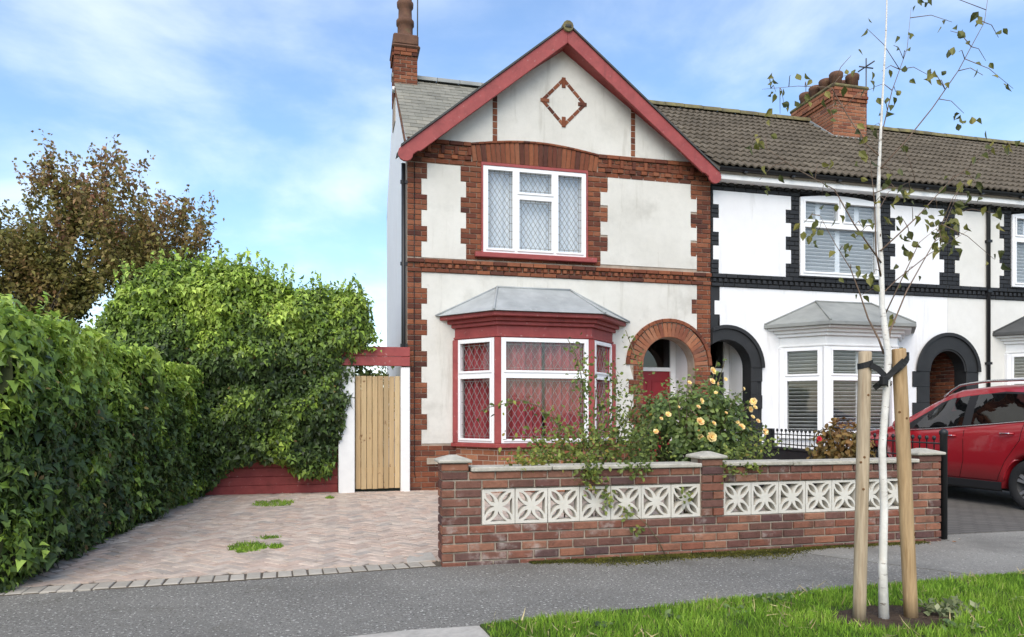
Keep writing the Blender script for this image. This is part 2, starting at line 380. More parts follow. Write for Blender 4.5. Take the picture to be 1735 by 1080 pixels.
class MB:
    def __init__(s): s.v = []; s.f = []; s.sm = []
    def add(s, v, f, M=None, smooth=False):
        b = len(s.v)
        s.v += [tuple(M @ Vector(p)) for p in v] if M is not None else [tuple(p) for p in v]
        s.f += [[i + b for i in q] for q in f]
        s.sm += [smooth] * len(f)
        return s
    def box(s, x0, x1, y0, y1, z0, z1, M=None):
        v = [(x0, y0, z0), (x1, y0, z0), (x1, y1, z0), (x0, y1, z0), (x0, y0, z1), (x1, y0, z1), (x1, y1, z1), (x0, y1, z1)]
        return s.add(v, [[0, 3, 2, 1], [4, 5, 6, 7], [0, 1, 5, 4], [1, 2, 6, 5], [2, 3, 7, 6], [3, 0, 4, 7]], M)
    def prism(s, poly, z0, z1, M=None):
        """plan polygon (x,y) extruded in z"""
        n = len(poly)
        v = [(p[0], p[1], z0) for p in poly] + [(p[0], p[1], z1) for p in poly]
        f = [list(range(n))[::-1], list(range(n, 2 * n))] + [[i, (i + 1) % n, n + (i + 1) % n, n + i] for i in range(n)]
        return s.add(v, f, M)
    def slab(s, outer, holes, y0, y1, M=None):
        """(x,z) polygon with holes, from y0 (front) to y1 (back)"""
        loops = [outer] + list(holes)
        pts, tris = fill_poly(loops)
        n = len(pts)
        v = [(p[0], y0, p[1]) for p in pts] + [(p[0], y1, p[1]) for p in pts]
        f = [t[:] for t in tris] + [[i + n for i in t[::-1]] for t in tris]
        k = 0
        for lp in loops:
            m = len(lp)
            for i in range(m):
                a, b = k + i, k + (i + 1) % m
                f.append([a, b, b + n, a + n])
            k += m
        return s.add(v, f, M)
    def tube(s, path, rad, n=8, cap=True, smooth=True):
        path = [Vector(p) for p in path]
        if not hasattr(rad, '__len__'): rad = [rad] * len(path)
        rings = []
        up = None
        for i, p in enumerate(path):
            d = (path[min(i + 1, len(path) - 1)] - path[max(i - 1, 0)])
            if d.length < 1e-9: d = Vector((0, 0, 1))
            d.normalize()
            if up is None:
                up = Vector((1, 0, 0)) if abs(d.x) < .8 else Vector((0, 1, 0))
            a = (up - d * up.dot(d)).normalized(); up = a
            b = d.cross(a)
            rings.append([p + (a * math.cos(2 * PI * k / n) + b * math.sin(2 * PI * k / n)) * rad[i] for k in range(n)])
        v = [q for r in rings for q in r]
        f = []
        for i in range(len(path) - 1):
            for k in range(n):
                f.append([i * n + k, i * n + (k + 1) % n, (i + 1) * n + (k + 1) % n, (i + 1) * n + k])
        s.add(v, f, None, smooth)
        if cap:
            b = len(s.v) - len(v)
            s.f += [[b + k for k in range(n)][::-1], [b + (len(path) - 1) * n + k for k in range(n)]]; s.sm += [False, False]
        return s
    def lathe(s, prof, c, n=16, axis='z', smooth=True, M=None, cap=True):
        """prof: (radius, height) pairs, turned about an axis through c"""
        v = []
        for (r, h) in prof:
            for k in range(n):
                a = 2 * PI * k / n
                if axis == 'z': q = (c[0] + r * math.cos(a), c[1] + r * math.sin(a), c[2] + h)
                else: q = (c[0] + h, c[1] + r * math.cos(a), c[2] + r * math.sin(a))
                v.append(q)
        m = len(prof)
        f = [[i * n + k, i * n + (k + 1) % n, (i + 1) * n + (k + 1) % n, (i + 1) * n + k] for i in range(m - 1) for k in range(n)]
        b = len(s.v)
        s.add(v, f, M, smooth)
        if cap: s.f += [[b + k for k in range(n)][::-1], [b + (m - 1) * n + k for k in range(n)]]; s.sm += [False, False]
        return s
    def mesh(s, name, mats):
        me = bpy.data.meshes.new(name)
        me.from_pydata(s.v, [], s.f)
        me.polygons.foreach_set('use_smooth', s.sm)
        for m in (mats if isinstance(mats, (list, tuple)) else [mats]): me.materials.append(m)
        bm = bmesh.new(); bm.from_mesh(me)
        bmesh.ops.recalc_face_normals(bm, faces=bm.faces)
        bm.to_mesh(me); bm.free()
        me.update()
        return me
    def build(s, name, mats, parent=None, bevel=0, kind=None):
        o = add_obj(name, s.mesh(name, mats), parent)
        if bevel:
            b = o.modifiers.new('bevel', 'BEVEL'); b.width = bevel; b.segments = 1; b.limit_method = 'ANGLE'; b.angle_limit = R(40)
        if kind: o['kind'] = kind
        return o

def structure(o): o['kind'] = 'structure'; return o

# --- bricks and other pieces -------------------------------------------------
PIECE = {}
def chamfer_piece(L, H, T, c, m):
    """a brick: front face at y=0, chamfered edges, body back to y=T"""
    key = (round(L, 3), round(H, 3), round(T, 3), c, m.name)
    if key in PIECE: return PIECE[key]
    me = bpy.data.meshes.new('brick_piece')
    v, f = chamfer_vf(L, H, T, c)
    me.from_pydata(v, [], f); me.materials.append(m); me.update()
    PIECE[key] = me
    return me
def chamfer_vf(L, H, T, c):
    l, h = L / 2, H / 2
    v = []
    for (a, b, y) in ((l - c, h - c, 0), (l, h, c), (l, h, T)):
        v += [(-a, y, -b), (a, y, -b), (a, y, b), (-a, y, b)]
    f = [[0, 1, 2, 3]]
    for r in (0, 4):
        for k in range(4): f.append([r + k, r + 4 + k, r + 4 + (k + 1) % 4, r + (k + 1) % 4])
    return v, f

def course(out, O, ang, z, h, a, b, off, bl=.225, j=.011, proud=0., jit=.0015):
    """one course of bricks between a and b along a face"""
    ca, sa = math.cos(ang), math.sin(ang)
    g = math.floor((a - off) / bl) * bl + off
    cuts = [a]
    while g < b - 1e-6:
        if g > a + .05 and g < b - .05: cuts.append(g)
        g += bl
    cuts.append(b)
    for i in range(len(cuts) - 1):
        L = cuts[i + 1] - cuts[i] - j
        if L < .02: continue
        L = round(L / .005) * .005
        u = (cuts[i] + cuts[i + 1]) / 2
        p = proud + rng.uniform(-jit, jit)
        out.append((O[0] + ca * u + sa * p, O[1] + sa * u - ca * p, z + h / 2, ang, 0, L, h - j))

def place_bricks(items, parent, m, limit=300, T=.06, c=.005, name='brick'):
    """items: (x,y,z,rotz,tilt,L,H); the largest seen become objects, the rest one mesh"""
    items = sorted(items, key=lambda q: -(q[5] * q[6]) / (q[0] ** 2 + q[1] ** 2))
    rest = MB()
    for i, (x, y, z, a, tl, L, H) in enumerate(items):
        M = Matrix.Translation((x, y, z)) @ Matrix.Rotation(a, 4, 'Z') @ Matrix.Rotation(tl + rng.uniform(-.006, .006), 4, 'Y')
        if i < limit:
            o = bpy.data.objects.new(name, chamfer_piece(L, H, T, c, m))
            o.matrix_basis = M
            link(o, parent)
        else:
            v, f = chamfer_vf(L, H, T, c)
            rest.add(v, f, M)
    if rest.v: rest.build('remaining_' + name + 's', m, parent, kind='stuff')

# --- foliage -----------------------------------------------------------------
def unit(a): return a / np.maximum(np.linalg.norm(a, axis=1, keepdims=True), 1e-9)
T_IVY = (np.array([(0, -.1, 0), (.42, -.06, -.06), (.26, .28, .02), (.0, .95, -.12), (-.26, .28, .02), (-.42, -.06, -.06)], float),
         [[0, 1, 2], [0, 2, 3], [0, 3, 4], [0, 4, 5]])
T_OVAL = (np.array([(0, 0, 0), (.30, .35, .07), (.24, .70, .05), (0, 1.0, -.10), (-.24, .70, .05), (-.30, .35, .07), (0, .45, -.02)], float),
          [[0, 1, 6], [1, 2, 6], [2, 3, 6], [3, 4, 6], [4, 5, 6], [5, 0, 6]])
T_SIMPLE = (np.array([(0, 0, 0), (.30, .45, .06), (0, 1.0, -.08), (-.30, .45, .06)], float), [[0, 1, 2], [0, 2, 3]])
T_BLADE = (np.array([(-.5, 0, 0), (.5, 0, 0), (.36, .55, .05), (-.36, .55, .05), (0, 1, .22)], float), [[0, 1, 2, 3], [3, 2, 4]])

def leaf_mesh(name, P, N, tip, size, tmpl, m, age=None, width=None):
    V, Fc = tmpl
    n = len(P)
    N = unit(N); X = unit(np.cross(tip, N)); Y = np.cross(N, X)
    w = size if width is None else width
    pts = (P[:, None, :] + X[:, None, :] * (V[None, :, 0, None] * w[:, None, None])
           + Y[:, None, :] * (V[None, :, 1, None] * size[:, None, None])
           + N[:, None, :] * (V[None, :, 2, None] * size[:, None, None])).reshape(-1, 3)
    k = len(V)
    loops = []; starts = []; tot = []
    base = np.arange(n) * k
    per = sum(len(f) for f in Fc)
    idx = np.concatenate([np.array(f) for f in Fc])
    loops = (base[:, None] + idx[None, :]).reshape(-1)
    ln = np.array([len(f) for f in Fc])
    st = np.concatenate([[0], np.cumsum(ln)[:-1]])
    starts = (np.arange(n)[:, None] * per + st[None, :]).reshape(-1)
    tot = np.tile(ln, n)
    me = bpy.data.meshes.new(name)
    me.vertices.add(n * k); me.vertices.foreach_set('co', pts.astype(np.float32).ravel())
    me.loops.add(len(loops)); me.loops.foreach_set('vertex_index', loops.astype(np.int32))
    me.polygons.add(len(starts)); me.polygons.foreach_set('loop_start', starts.astype(np.int32)); me.polygons.foreach_set('loop_total', tot.astype(np.int32))
    me.update(calc_edges=True)
    if age is not None:
        at = me.attributes.new('age', 'FLOAT', 'POINT')
        at.data.foreach_set('value', np.repeat(np.clip(age, 0, 1), k).astype(np.float32))
    me.materials.append(m)
    return me
def rv(n, s=1.): return nr.normal(0, s, (n, 3))
def nz3(P, s, off=0.):
    return np.array([mnoise.noise(Vector((p[0] * s + off, p[1] * s - off, p[2] * s + off * .7))) for p in P])

# ================================================================== SETTING
structure(MB().add([(-400, -300, -.03), (400, -300, -.03), (400, 600, -.03), (-400, 600, -.03)], [[0, 1, 2, 3]]).build('ground', LAND))
structure(MB().prism([(-30, -6), (30, -6), (30, 6.2), (-30, 6.2)], -.02, 0).build('pavement', ASPHALT))
# lighter re-laid crossing in front of the neighbour's drive, cut at a slant
structure(MB().prism([(3.95, 5.62), (4.75, 4.45), (5.4, 4.37), (14, 4.8), (14, 6.0), (5.84, 5.98), (5.8, 5.7)], .001, .005).build('crossing', ASPH2))
structure(MB().prism([(5.86, 5.97), (16, 5.97), (16, 11.4), (6.3, 11.4), (6.1, 8)], .001, .012).build('neighbour_driveway', NDRIVE))
structure(MB().prism([(1.0, 5.9), (6.05, 5.92), (6.2, 8), (6.2, 11.4), (1.0, 11.4)], .001, .004).build('front_garden', GARDEN))
# concrete edging slab at the corner of the verge
structure(MB().prism([(-.35, 3.86), (.02, 4.03), (.40, 4.075), (.80, 4.06), (.86, 3.5), (.3, 3.0), (-.6, 3.2)], .001, .010).build('concrete_edging', CONC, bevel=.004))
VE0 = [(.80, 4.06), (1.6, 4.12), (2.5, 4.21), (3.55, 4.29), (5.2, 4.37), (9, 4.62)]
VEDGE = []
for i in range(5):        # worn, uneven edge against the asphalt
    for k in range(24):
        t = k / 24; x_ = VE0[i][0] + (VE0[i + 1][0] - VE0[i][0]) * t; y_ = VE0[i][1] + (VE0[i + 1][1] - VE0[i][1]) * t
        VEDGE.append((x_, y_ + .028 * mnoise.noise(Vector((x_ * 3.1, 0, 1))) + .018 * mnoise.noise(Vector((x_ * 11, 0, 4)))))
VEDGE.append(VE0[-1])
VERGE = VEDGE + [(9, -2), (.9, -2), (.84, 3.5)]
structure(MB().prism(VERGE, .001, .018).build('verge', GRASSB))
def soil_in(x, y): return ((x - 3.24) / .40) ** 2 + ((y - 3.59) / .22) ** 2
sp = [(3.24 + .42 * math.cos(a) * (1 + .12 * math.sin(3 * a)), 3.59 + .23 * math.sin(a) * (1 + .12 * math.cos(5 * a))) for a in [2 * PI * k / 22 for k in range(22)]]
structure(MB().prism(sp, .019, .026).build('soil_patch', SOIL))

# --- driveway of herringbone pavers
DRV = [(-2.55, 5.70), (-.9, 5.79), (.30, 5.88), (.80, 5.93), (2.9, 6.02), (2.9, 11.33), (-2.4, 11.44)]
drive = structure(MB().prism([(-2.75, 5.50), (-.9, 5.58), (.82, 5.74), (1.08, 5.95), (2.9, 6.0), (2.9, 11.33), (-2.4, 11.46)], .001, .007).build('driveway', SAND))
def clip(poly, reg):
    out = poly
    n = len(reg)
    for i in range(n):
        a, b = reg[i], reg[(i + 1) % n]
        nx, ny = -(b[1] - a[1]), b[0] - a[0]
        src, out = out, []
        for k in range(len(src)):
            p, q = src[k], src[(k + 1) % len(src)]
            dp = (p[0] - a[0]) * nx + (p[1] - a[1]) * ny
            dq = (q[0] - a[0]) * nx + (q[1] - a[1]) * ny
            if dp >= 0: out.append(p)
            if dp * dq < 0:
                t = dp / (dp - dq); out.append((p[0] + (q[0] - p[0]) * t, p[1] + (q[1] - p[1]) * t))
        if not out: return []
    return out
def parea(p): return abs(sum(p[i][0] * p[(i + 1) % len(p)][1] - p[(i + 1) % len(p)][0] * p[i][1] for i in range(len(p)))) / 2
UP = Matrix.Rotation(R(-90), 4, 'X')        # turns a piece's front (-y) face up
REG = [DRV[0], DRV[4], DRV[5], DRV[6]]
pav = []
c45 = math.cos(R(45))
for i in range(-70, 110):
    for j in range(-90, 90):
        d = (i - j) % 4
        if d not in (0, 3): continue
        w, h = (.2, .1) if d == 0 else (.1, .2)
        cxp, cyp = i * .1 + w / 2, j * .1 + h / 2
        X = (cxp - cyp) * c45 - .4; Y = (cxp + cyp) * c45 + 5.7
        if not (-2.9 < X < 3.1 and 5.4 < Y < 11.7): continue
        rect = [((cxp + sx * w / 2 - cyp - sy * h / 2) * c45 - .4, (cxp + sx * w / 2 + cyp + sy * h / 2) * c45 + 5.7) for sx, sy in ((-1, -1), (1, -1), (1, 1), (-1, 1))]
        q = clip(rect, REG)
        if len(q) < 3 or parea(q) < .003: continue
        pav.append((X * X + Y * Y, X, Y, R(45) + (0 if d == 0 else R(90)), q, parea(q) > .0199))
pav.sort()
pm = chamfer_piece(.190, .090, .03, .006, PAVER)
rest = MB(); nfull = 0
for (_, X, Y, a, q, full) in pav:
    z = .016 + rng.uniform(-.0025, .003) + .006 * mnoise.noise(Vector((X * .9, Y * .9, 0)))
    M = Matrix.Translation((X, Y, z)) @ Matrix.Rotation(rng.uniform(-.018, .018), 4, 'X') @ Matrix.Rotation(rng.uniform(-.018, .018), 4, 'Y') @ Matrix.Rotation(a + rng.uniform(-.02, .02), 4, 'Z') @ UP
    if full and nfull < 300:
        o = bpy.data.objects.new('paver', pm); o.matrix_basis = M; link(o, drive); nfull += 1
    elif full:
        v, f = chamfer_vf(.190, .090, .03, .006); rest.add(v, f, M)
    else:
        cxm = sum(p[0] for p in q) / len(q); cym = sum(p[1] for p in q) / len(q)
        rest.prism([(cxm + (p[0] - cxm) * .95, cym + (p[1] - cym) * .95) for p in q], 0, z)
rest.build('remaining_pavers', PAVER, drive, kind='stuff')
edge = [(-2.75, 5.50), (-1.8, 5.535), (-.9, 5.585), (0, 5.66), (.78, 5.74)]
em = chamfer_piece(.100, .19, .05, .005, EDGING)
seg = 0; dist = 0
for i in range(len(edge) - 1):
    a, b = Vector(edge[i]), Vector(edge[i + 1]); Ls = (b - a).length; k = int(Ls / .104)
    for q in range(k):
        p = a + (b - a) * ((q + .5) / k); an = math.atan2(b.y - a.y, b.x - a.x) + rng.uniform(-.03, .03)
        pp = p + Vector((-math.sin(an), math.cos(an))) * .10
        o = bpy.data.objects.new('edging_block', em)
        o.matrix_basis = Matrix.Translation((pp.x, pp.y, .012 + rng.uniform(-.002, .003))) @ Matrix.Rotation(rng.uniform(-.02, .02), 4, 'X') @ Matrix.Rotation(an, 4, 'Z') @ UP
        link(o, drive)
# patch of old cement by the wall's end
structure(MB().prism([(.55, 5.88), (.80, 5.90), (.80, 6.25), (.62, 6.22), (.56, 6.05)], .010, .021).build('cement_patch', CONC, bevel=.004))

# ================================================================== HOUSES
FY = 11.34
def arc(cx_, cz, r, a0, a1, n): return [(cx_ + r * math.cos(R(a0 + (a1 - a0) * k / n)), cz + r * math.sin(R(a0 + (a1 - a0) * k / n))) for k in range(n + 1)]
def arch_hole(cx_, cz, r, z0, n=20): return [(cx_ - r, z0), (cx_ + r, z0)] + arc(cx_, cz, r, 0, 180, n)
def rect(x0, x1, z0, z1): return [(x0, z0), (x1, z0), (x1, z1), (x0, z1)]
def teeth(top, bot, step, even, odd):
    """points down a toothed edge from top to bottom; even / odd are the x of alternate steps"""
    pts = []; z = top; k = 0
    while z > bot + .02:
        z2 = max(bot, z - step)
        if z2 - bot < .06: z2 = bot
        x = even if k % 2 == 0 else odd
        pts += [(x, z), (x, z2)]; z = z2; k += 1
    return pts
def tooth_x(z, top, step, even, odd): return even if int((top - z) / step) % 2 == 0 else odd

def lattice(mb, u0, u1, z0, z1, pu, pz, y, w=.007, border=.045):
    """leaded lights: diamonds inside a border strip"""
    def seg_(a, b):
        d = Vector((b[0] - a[0], 0, b[1] - a[1])); L = d.length
        if L < .01: return
        d.normalize(); nrm = Vector((-d.z, 0, d.x)) * (w / 2)
        v = []
        for yy in (y, y + .005):
            for (p, s_) in ((a, 1), (b, 1), (b, -1), (a, -1)): v.append((p[0] + nrm.x * s_, yy, p[1] + nrm.z * s_))
        mb.add(v, [[0, 1, 2, 3], [7, 6, 5, 4], [0, 4, 5, 1], [1, 5, 6, 2], [2, 6, 7, 3], [3, 7, 4, 0]])
    a0, a1, b0, b1 = u0 + border, u1 - border, z0 + border, z1 - border
    for (p, q) in (((a0, z0), (a0, z1)), ((a1, z0), (a1, z1)), ((u0, b0), (u1, b0)), ((u0, b1), (u1, b1))): seg_(p, q)
    k = 1
    while b0 + k * pz < b1 - .02:
        for (p, q) in ((u0, a0), (a1, u1)): seg_((p, b0 + k * pz), (q, b0 + k * pz))
        k += 1
    k = 1
    while a0 + k * pu < a1 - .02:
        for (p, q) in ((z0, b0), (b1, z1)): seg_((a0 + k * pu, p), (a0 + k * pu, q))
        k += 1
    sl_ = pz / pu
    W, Hh = a1 - a0, b1 - b0
    n = int((W + Hh / sl_) / pu) + 2
    for i in range(-n, n + 1):
        for sg in (1, -1):
            # z = b0 + sg*sl*(u - c), clipped to the inner rectangle
            c_ = a0 + i * pu + (0 if sg > 0 else 0)
            pts = []
            for u in (a0, a1):
                z = b0 + sg * sl_ * (u - c_)
                if b0 - 1e-6 <= z <= b1 + 1e-6: pts.append((u, z))
            for z in (b0, b1):
                u = c_ + (z - b0) / (sg * sl_)
                if a0 + 1e-6 < u < a1 - 1e-6: pts.append((u, z))
            if len(pts) >= 2: seg_(pts[0], pts[1])

def window(parent, M, w, h, lights, fm, glass, lat=None, slats=None, sash=.028, name='window', top=None):
    """frame with real openings, panes and, where asked, leaded lattice or louvre slats; local y runs inwards"""
    outer = rect(0, w, 0, h) if top is None else top
    fr = MB().slab(outer, [rect(*l) for l in lights], -.025, .05, M)
    for (a, b, c_, d) in lights:      # opening sash bead standing proud round each light
        fr.slab(rect(a - sash, b + sash, c_ - sash, d + sash), [rect(a + .006, b - .006, c_ + .006, d - .006)], -.042, -.027, M)
    fo = fr.build(name, fm, parent, bevel=.003)
    for (a, b, c_, d) in lights:
        p = MB().box(a, b, .012, .016, c_, d, M).build('pane', glass, fo)
        if lat:
            lm = MB(); lattice(lm, a, b, c_, d, lat[0], lat[1], .003, w=lat[3])
            lm.v = [tuple(M @ Vector(q)) for q in lm.v]
            lm.build('lead_lattice', lat[2], fo)
    if slats:
        sm_, pitch, mid, tilt = slats
        for (a, b, c_, d) in lights:
            cols_ = [(a - .02, b + .02)] if not mid else [(a - .02, (a + b) / 2 - .03), ((a + b) / 2 + .03, b + .02)]
            st = MB()
            for (p, q) in cols_:
                st.box(p - .03, p + .02, .085, .11, c_ - .02, d + .02, M); st.box(q - .02, q + .03, .085, .11, c_ - .02, d + .02, M)
            st.build('shutter_stile', sm_, fo)
            for (p, q) in cols_:
                key = ('slat', round(q - p, 2), sm_.name)
                if key not in PIECE:
                    PIECE[key] = MB().box(-(q - p) / 2 + .02, (q - p) / 2 - .02, -.004, .004, -pitch * .54, pitch * .54).mesh('slat', sm_)
                z = c_ + pitch / 2
                while z < d + pitch * .4:
                    o = bpy.data.objects.new('slat', PIECE[key])
                    o.matrix_basis = M @ Matrix.Translation(((p + q) / 2, .10, z)) @ Matrix.Rotation(R(tilt), 4, 'X')
                    link(o, fo); z += pitch
    return fo

def plan_off(pl, d):
    A, B, C, D = pl
    return [(A[0] - d * 1.1, A[1]), (B[0] - d * .42, B[1] - d), (C[0] + d * .42, C[1] - d), (D[0] + d * 1.1, D[1])]

def bay(parent, pl, zs, zt, ze, zr, tl, tr, trim, cornice, frame, roofm, basem, glass, lat=None, slats=None, eave=.30, split=.62, brick_items=None, gutter=None):
    """canted bay window: plan pl = wall, front, front, wall; sill zs, head zt, eave ze, roof top zr"""
    b = MB().prism(pl, 0, zs - .07).build('bay_base', basem, parent)
    MB().prism(plan_off(pl, .075), zs - .07, zs - .005).build('bay_sill', trim, parent, bevel=.008)
    fz = MB().prism(plan_off(pl, .015), zt, zt + (ze - zt) * .5)
    fz.prism(plan_off(pl, .035), zt + .012, zt + .045)
    fz.build('bay_frieze', cornice, parent, bevel=.006)
    cn = MB()
    st = (ze - zt) * .5
    for i, (d, a0, a1) in enumerate(((.07, .5, .66), (.13, .66, .82), (eave - .06, .82, .995))):
        cn.prism(plan_off(pl, d), zt + (ze - zt) * a0 + .001, zt + (ze - zt) * a1)
    cn.build('bay_cornice', cornice, parent, bevel=.008)
    if gutter: MB().prism(plan_off(pl, eave + .015), ze - .03, ze + .035).build('bay_gutter', gutter, parent, bevel=.006)
    e = plan_off(pl, eave)
    z0 = ze + (.037 if gutter else .0)
    v = [(e[0][0], e[0][1], z0), (e[1][0], e[1][1], z0), (e[2][0], e[2][1], z0), (e[3][0], e[3][1], z0), (tl, pl[0][1] - .005, zr), (tr, pl[0][1] - .005, zr)]
    f = [[0, 1, 4], [1, 2, 5, 4], [2, 3, 5], [0, 4, 5, 3], [0, 3, 2, 1]]
    MB().add(v, f).build('bay_roof', roofm, parent)
    rl = MB()
    for (p, q) in ((v[1], v[4]), (v[2], v[5])):
        pts = [Vector(p).lerp(Vector(q), t) + Vector((0, 0, .008 + .006 * math.sin(9 * t))) for t in np.linspace(0, 1, 7)]
        rl.tube(pts, .018, 6)
    rl.tube([(tl, pl[0][1] - .01, zr + .005), (tr, pl[0][1] - .01, zr + .005)], .02, 6)
    rl.tube([(v[0][0], v[0][1] - .01, v[0][2] + .01), (tl, pl[0][1] - .01, zr + .005)], .016, 6)
    rl.tube([(v[3][0], v[3][1] - .01, v[3][2] + .01), (tr, pl[0][1] - .01, zr + .005)], .016, 6)
    rl.build('roof_flashing', roofm, parent)
    for i, p in enumerate(pl):
        MB().box(p[0] - .05, p[0] + .05, p[1] - .035 if i in (1, 2) else p[1] - .07, p[1] + .06, zs - .004, zt).build('bay_post', trim, parent, bevel=.006)
    for i in range(3):
        a, c_ = Vector(pl[i]), Vector(pl[i + 1])
        d = (c_ - a); w = d.length - .10; d.normalize()
        ang = math.atan2(d.y, d.x)
        M = Matrix.Translation((a.x + d.x * .05, a.y + d.y * .05, zs)) @ Matrix.Rotation(ang, 4, 'Z')
        h = zt - zs
        mg = .07
        ls = [(mg, w - mg, .06, h * split), (mg, w - mg, h * split + .11, h - .06)]
        window(parent, M, w, h, ls, frame, glass, lat=lat, slats=(slats[0], slats[1], slats[2] and i == 1, slats[3]) if slats else None)
    if brick_items is not None:
        zz = 0; k = 0
        while zz < zs - .1:
            for i in range(3):
                a, c_ = Vector(pl[i]), Vector(pl[i + 1]); d = c_ - a
                course(brick_items, (a.x, a.y), math.atan2(d.y, d.x), zz, min(.084, zs - .072 - zz), 0, d.length, (k % 2) * .1125, proud=.006)
            zz += .084; k += 1

def dentils(out, x0, x1, y, z, h, w, gap, proud, skip=None):
    x = x0
    while x < x1 - w:
        if not (skip and skip[0] < x + w / 2 < skip[1]):
            out.append((x + w / 2, y - proud - rng.uniform(0, .004), z + h / 2, 0, 0, w, h - .006))
        x += w + gap

# ------------------------------------------------------------------ the end house (red trim)
X0, X1 = 1.06, 6.40
AX, AZ, AR = 5.60, 2.08, .485
H1 = thing('end_terrace_house', 'cream rendered end house with red brick quoins, red gable boards and red bay window', 'house', (3.73, FY, 0))
outer = [(X0, 0), (AX - AR, 0)] + [(AX - AR, AZ)] + arc(AX, AZ, AR, 180, 0, 20)[1:-1] + [(AX + AR, AZ), (AX + AR, 0), (X1, 0), (X1, 5.42), (3.66, 7.58), (X0, 5.36)]
MB().slab(outer, [rect(2.27, 4.09, 3.87, 5.33), rect(1.95, 4.42, .70, 2.55)], FY + .012, FY + .26).build('front_wall', MORTAR, H1)
# render panels, toothed into the brick quoins
def toothed_panel(mb, x, top, bot, step, y0=None):
    """x = (left even, left odd, right even, right odd)"""
    lf = teeth(top, bot, step, x[0], x[1]); rt = teeth(top, bot, step, x[2], x[3])
    pts = []
    for p in rt + lf[::-1]:
        if not pts or (abs(p[0] - pts[-1][0]) > 1e-5 or abs(p[1] - pts[-1][1]) > 1e-5): pts.append(p)
    mb.slab(pts, [], FY if y0 is None else y0, FY + .02)
toothed_panel(p := MB(), (1.38, 1.29, 1.92, 2.01), 5.25, 3.74, .252); p.build('render_panel', RENDER, H1)
toothed_panel(p := MB(), (4.46, 4.33, 6.01, 6.13), 5.29, 3.78, .252); p.build('render_panel', RENDER, H1)
lo = teeth(3.50, .76, .252, 1.29, 1.38)
rt = [q for q in teeth(3.50, 2.70, .252, 6.13, 6.03)]
RO = .745
ring = [q for q in arc(AX, AZ, RO, 54, 180, 22)]
jl = teeth(AZ, .76, .252, 4.93, 4.84)
pts = rt[:-1] + [(rt[-1][0], AZ + RO * math.sin(R(54)))] + ring + jl[1:] + lo[::-1]
cl = []
for q in pts:
    if not cl or abs(q[0] - cl[-1][0]) + abs(q[1] - cl[-1][1]) > 1e-4: cl.append(q)
MB().slab(cl, [rect(1.95, 4.42, .80, 2.55)], FY, FY + .02).build('render_panel', RENDER, H1)
# gable render above the brick band, its foot following the window arch
ga = [(1.30, 5.645)] + [(2.1 + 2.2 * t, 5.645 + .11 * math.sin(PI * t)) for t in np.linspace(0, 1, 13)] + [(6.18, 5.66), (3.65, 7.57)]
MB().slab(ga, [], FY - .002, FY + .02).build('gable_render', RENDER, H1)
bk = []
def ivals(z):
    x = [(X0, X1)]
    def cut(a, b):
        nonlocal x
        o = []
        for (p, q) in x:
            if b <= p or a >= q: o.append((p, q)); continue
            if a > p: o.append((p, a))
            if b < q: o.append((b, q))
        x = o
    if 3.74 < z < 5.25: cut(tooth_x(z, 5.25, .252, 1.38, 1.29), tooth_x(z, 5.25, .252, 1.92, 2.01))
    if 3.78 < z < 5.29: cut(tooth_x(z, 5.29, .252, 4.46, 4.33), tooth_x(z, 5.29, .252, 6.01, 6.13))
    if 3.81 < z < 5.34: cut(2.265, 4.095)
    if .76 < z < 3.50:
        xl = tooth_x(z, 3.50, .252, 1.29, 1.38)
        if z > AZ + RO * .8: cut(xl, tooth_x(z, 3.50, .252, 6.13, 6.03))
        elif z > AZ: cut(xl, AX)
        else: cut(xl, tooth_x(z, AZ, .252, 4.93, 4.84))
    if z < .76: cut(1.86, 4.5)
    if AZ < z < AZ + RO + .08:
        hw = math.sqrt(max(0, (RO + .075) ** 2 - (z - AZ) ** 2)); cut(AX - hw, AX + hw)
    if z <= AZ: cut(AX - AR, AX + AR)
    return x
k = 0
z = 3.50 - 41 * .084
for k in range(41):
    z = .056 + k * .084
    for (a, b) in ivals(z + .042): course(bk, (0, FY), 0, z, .084, a, b, X0 + (k % 2) * .1125, proud=.004)
for k in range(18):
    z = 3.745 + k * .0838
    for (a, b) in ivals(z + .042): course(bk, (0, FY), 0, z, .0838, a, b, X0 + (k % 2) * .1125, proud=.004)
course(bk, (0, FY), 0, 0, .056, X0, 1.86, X0, proud=.02)
# string course with dentils between the storeys
course(bk, (0, FY), 0, 3.502, .068, X0, X1, X0, proud=.028)
course(bk, (0, FY), 0, 3.575, .070, X0, X1, X0 + .1, proud=.004)
dentils(bk, X0 + .2, X1 - .2, FY, 3.576, .064, .062, .052, .040)
course(bk, (0, FY), 0, 3.648, .072, X0, 2.17, X0 + .05, proud=.045); course(bk, (0, FY), 0, 3.648, .072, 4.23, X1, X0 + .05, proud=.045)
course(bk, (0, FY), 0, 3.648, .072, 2.17, 4.23, X0 + .05, proud=.055)
# dentilled band under the gable
SO = (2.10, 4.28)
for (z, h, pr, of) in ((5.262, .078, .008, 0), (5.342, .076, .004, .1), (5.420, .076, .012, .05), (5.498, .070, .004, .15), (5.570, .074, .035, 0)):
    for (a, b) in ((X0, SO[0]), (SO[1], X1)):
        if z < 5.3 and b == SO[0]: b = 2.265
        if z < 5.3 and a == SO[1]: a = 4.095
        course(bk, (0, FY), 0, z, h, a, b, X0 + of, proud=pr)
dentils(bk, X0 + .05, X1 - .05, FY, 5.343, .07, .10, .12, .035, SO)
dentils(bk, X0 + .10, X1 - .05, FY, 5.420, .14, .055, .165, .040, SO)
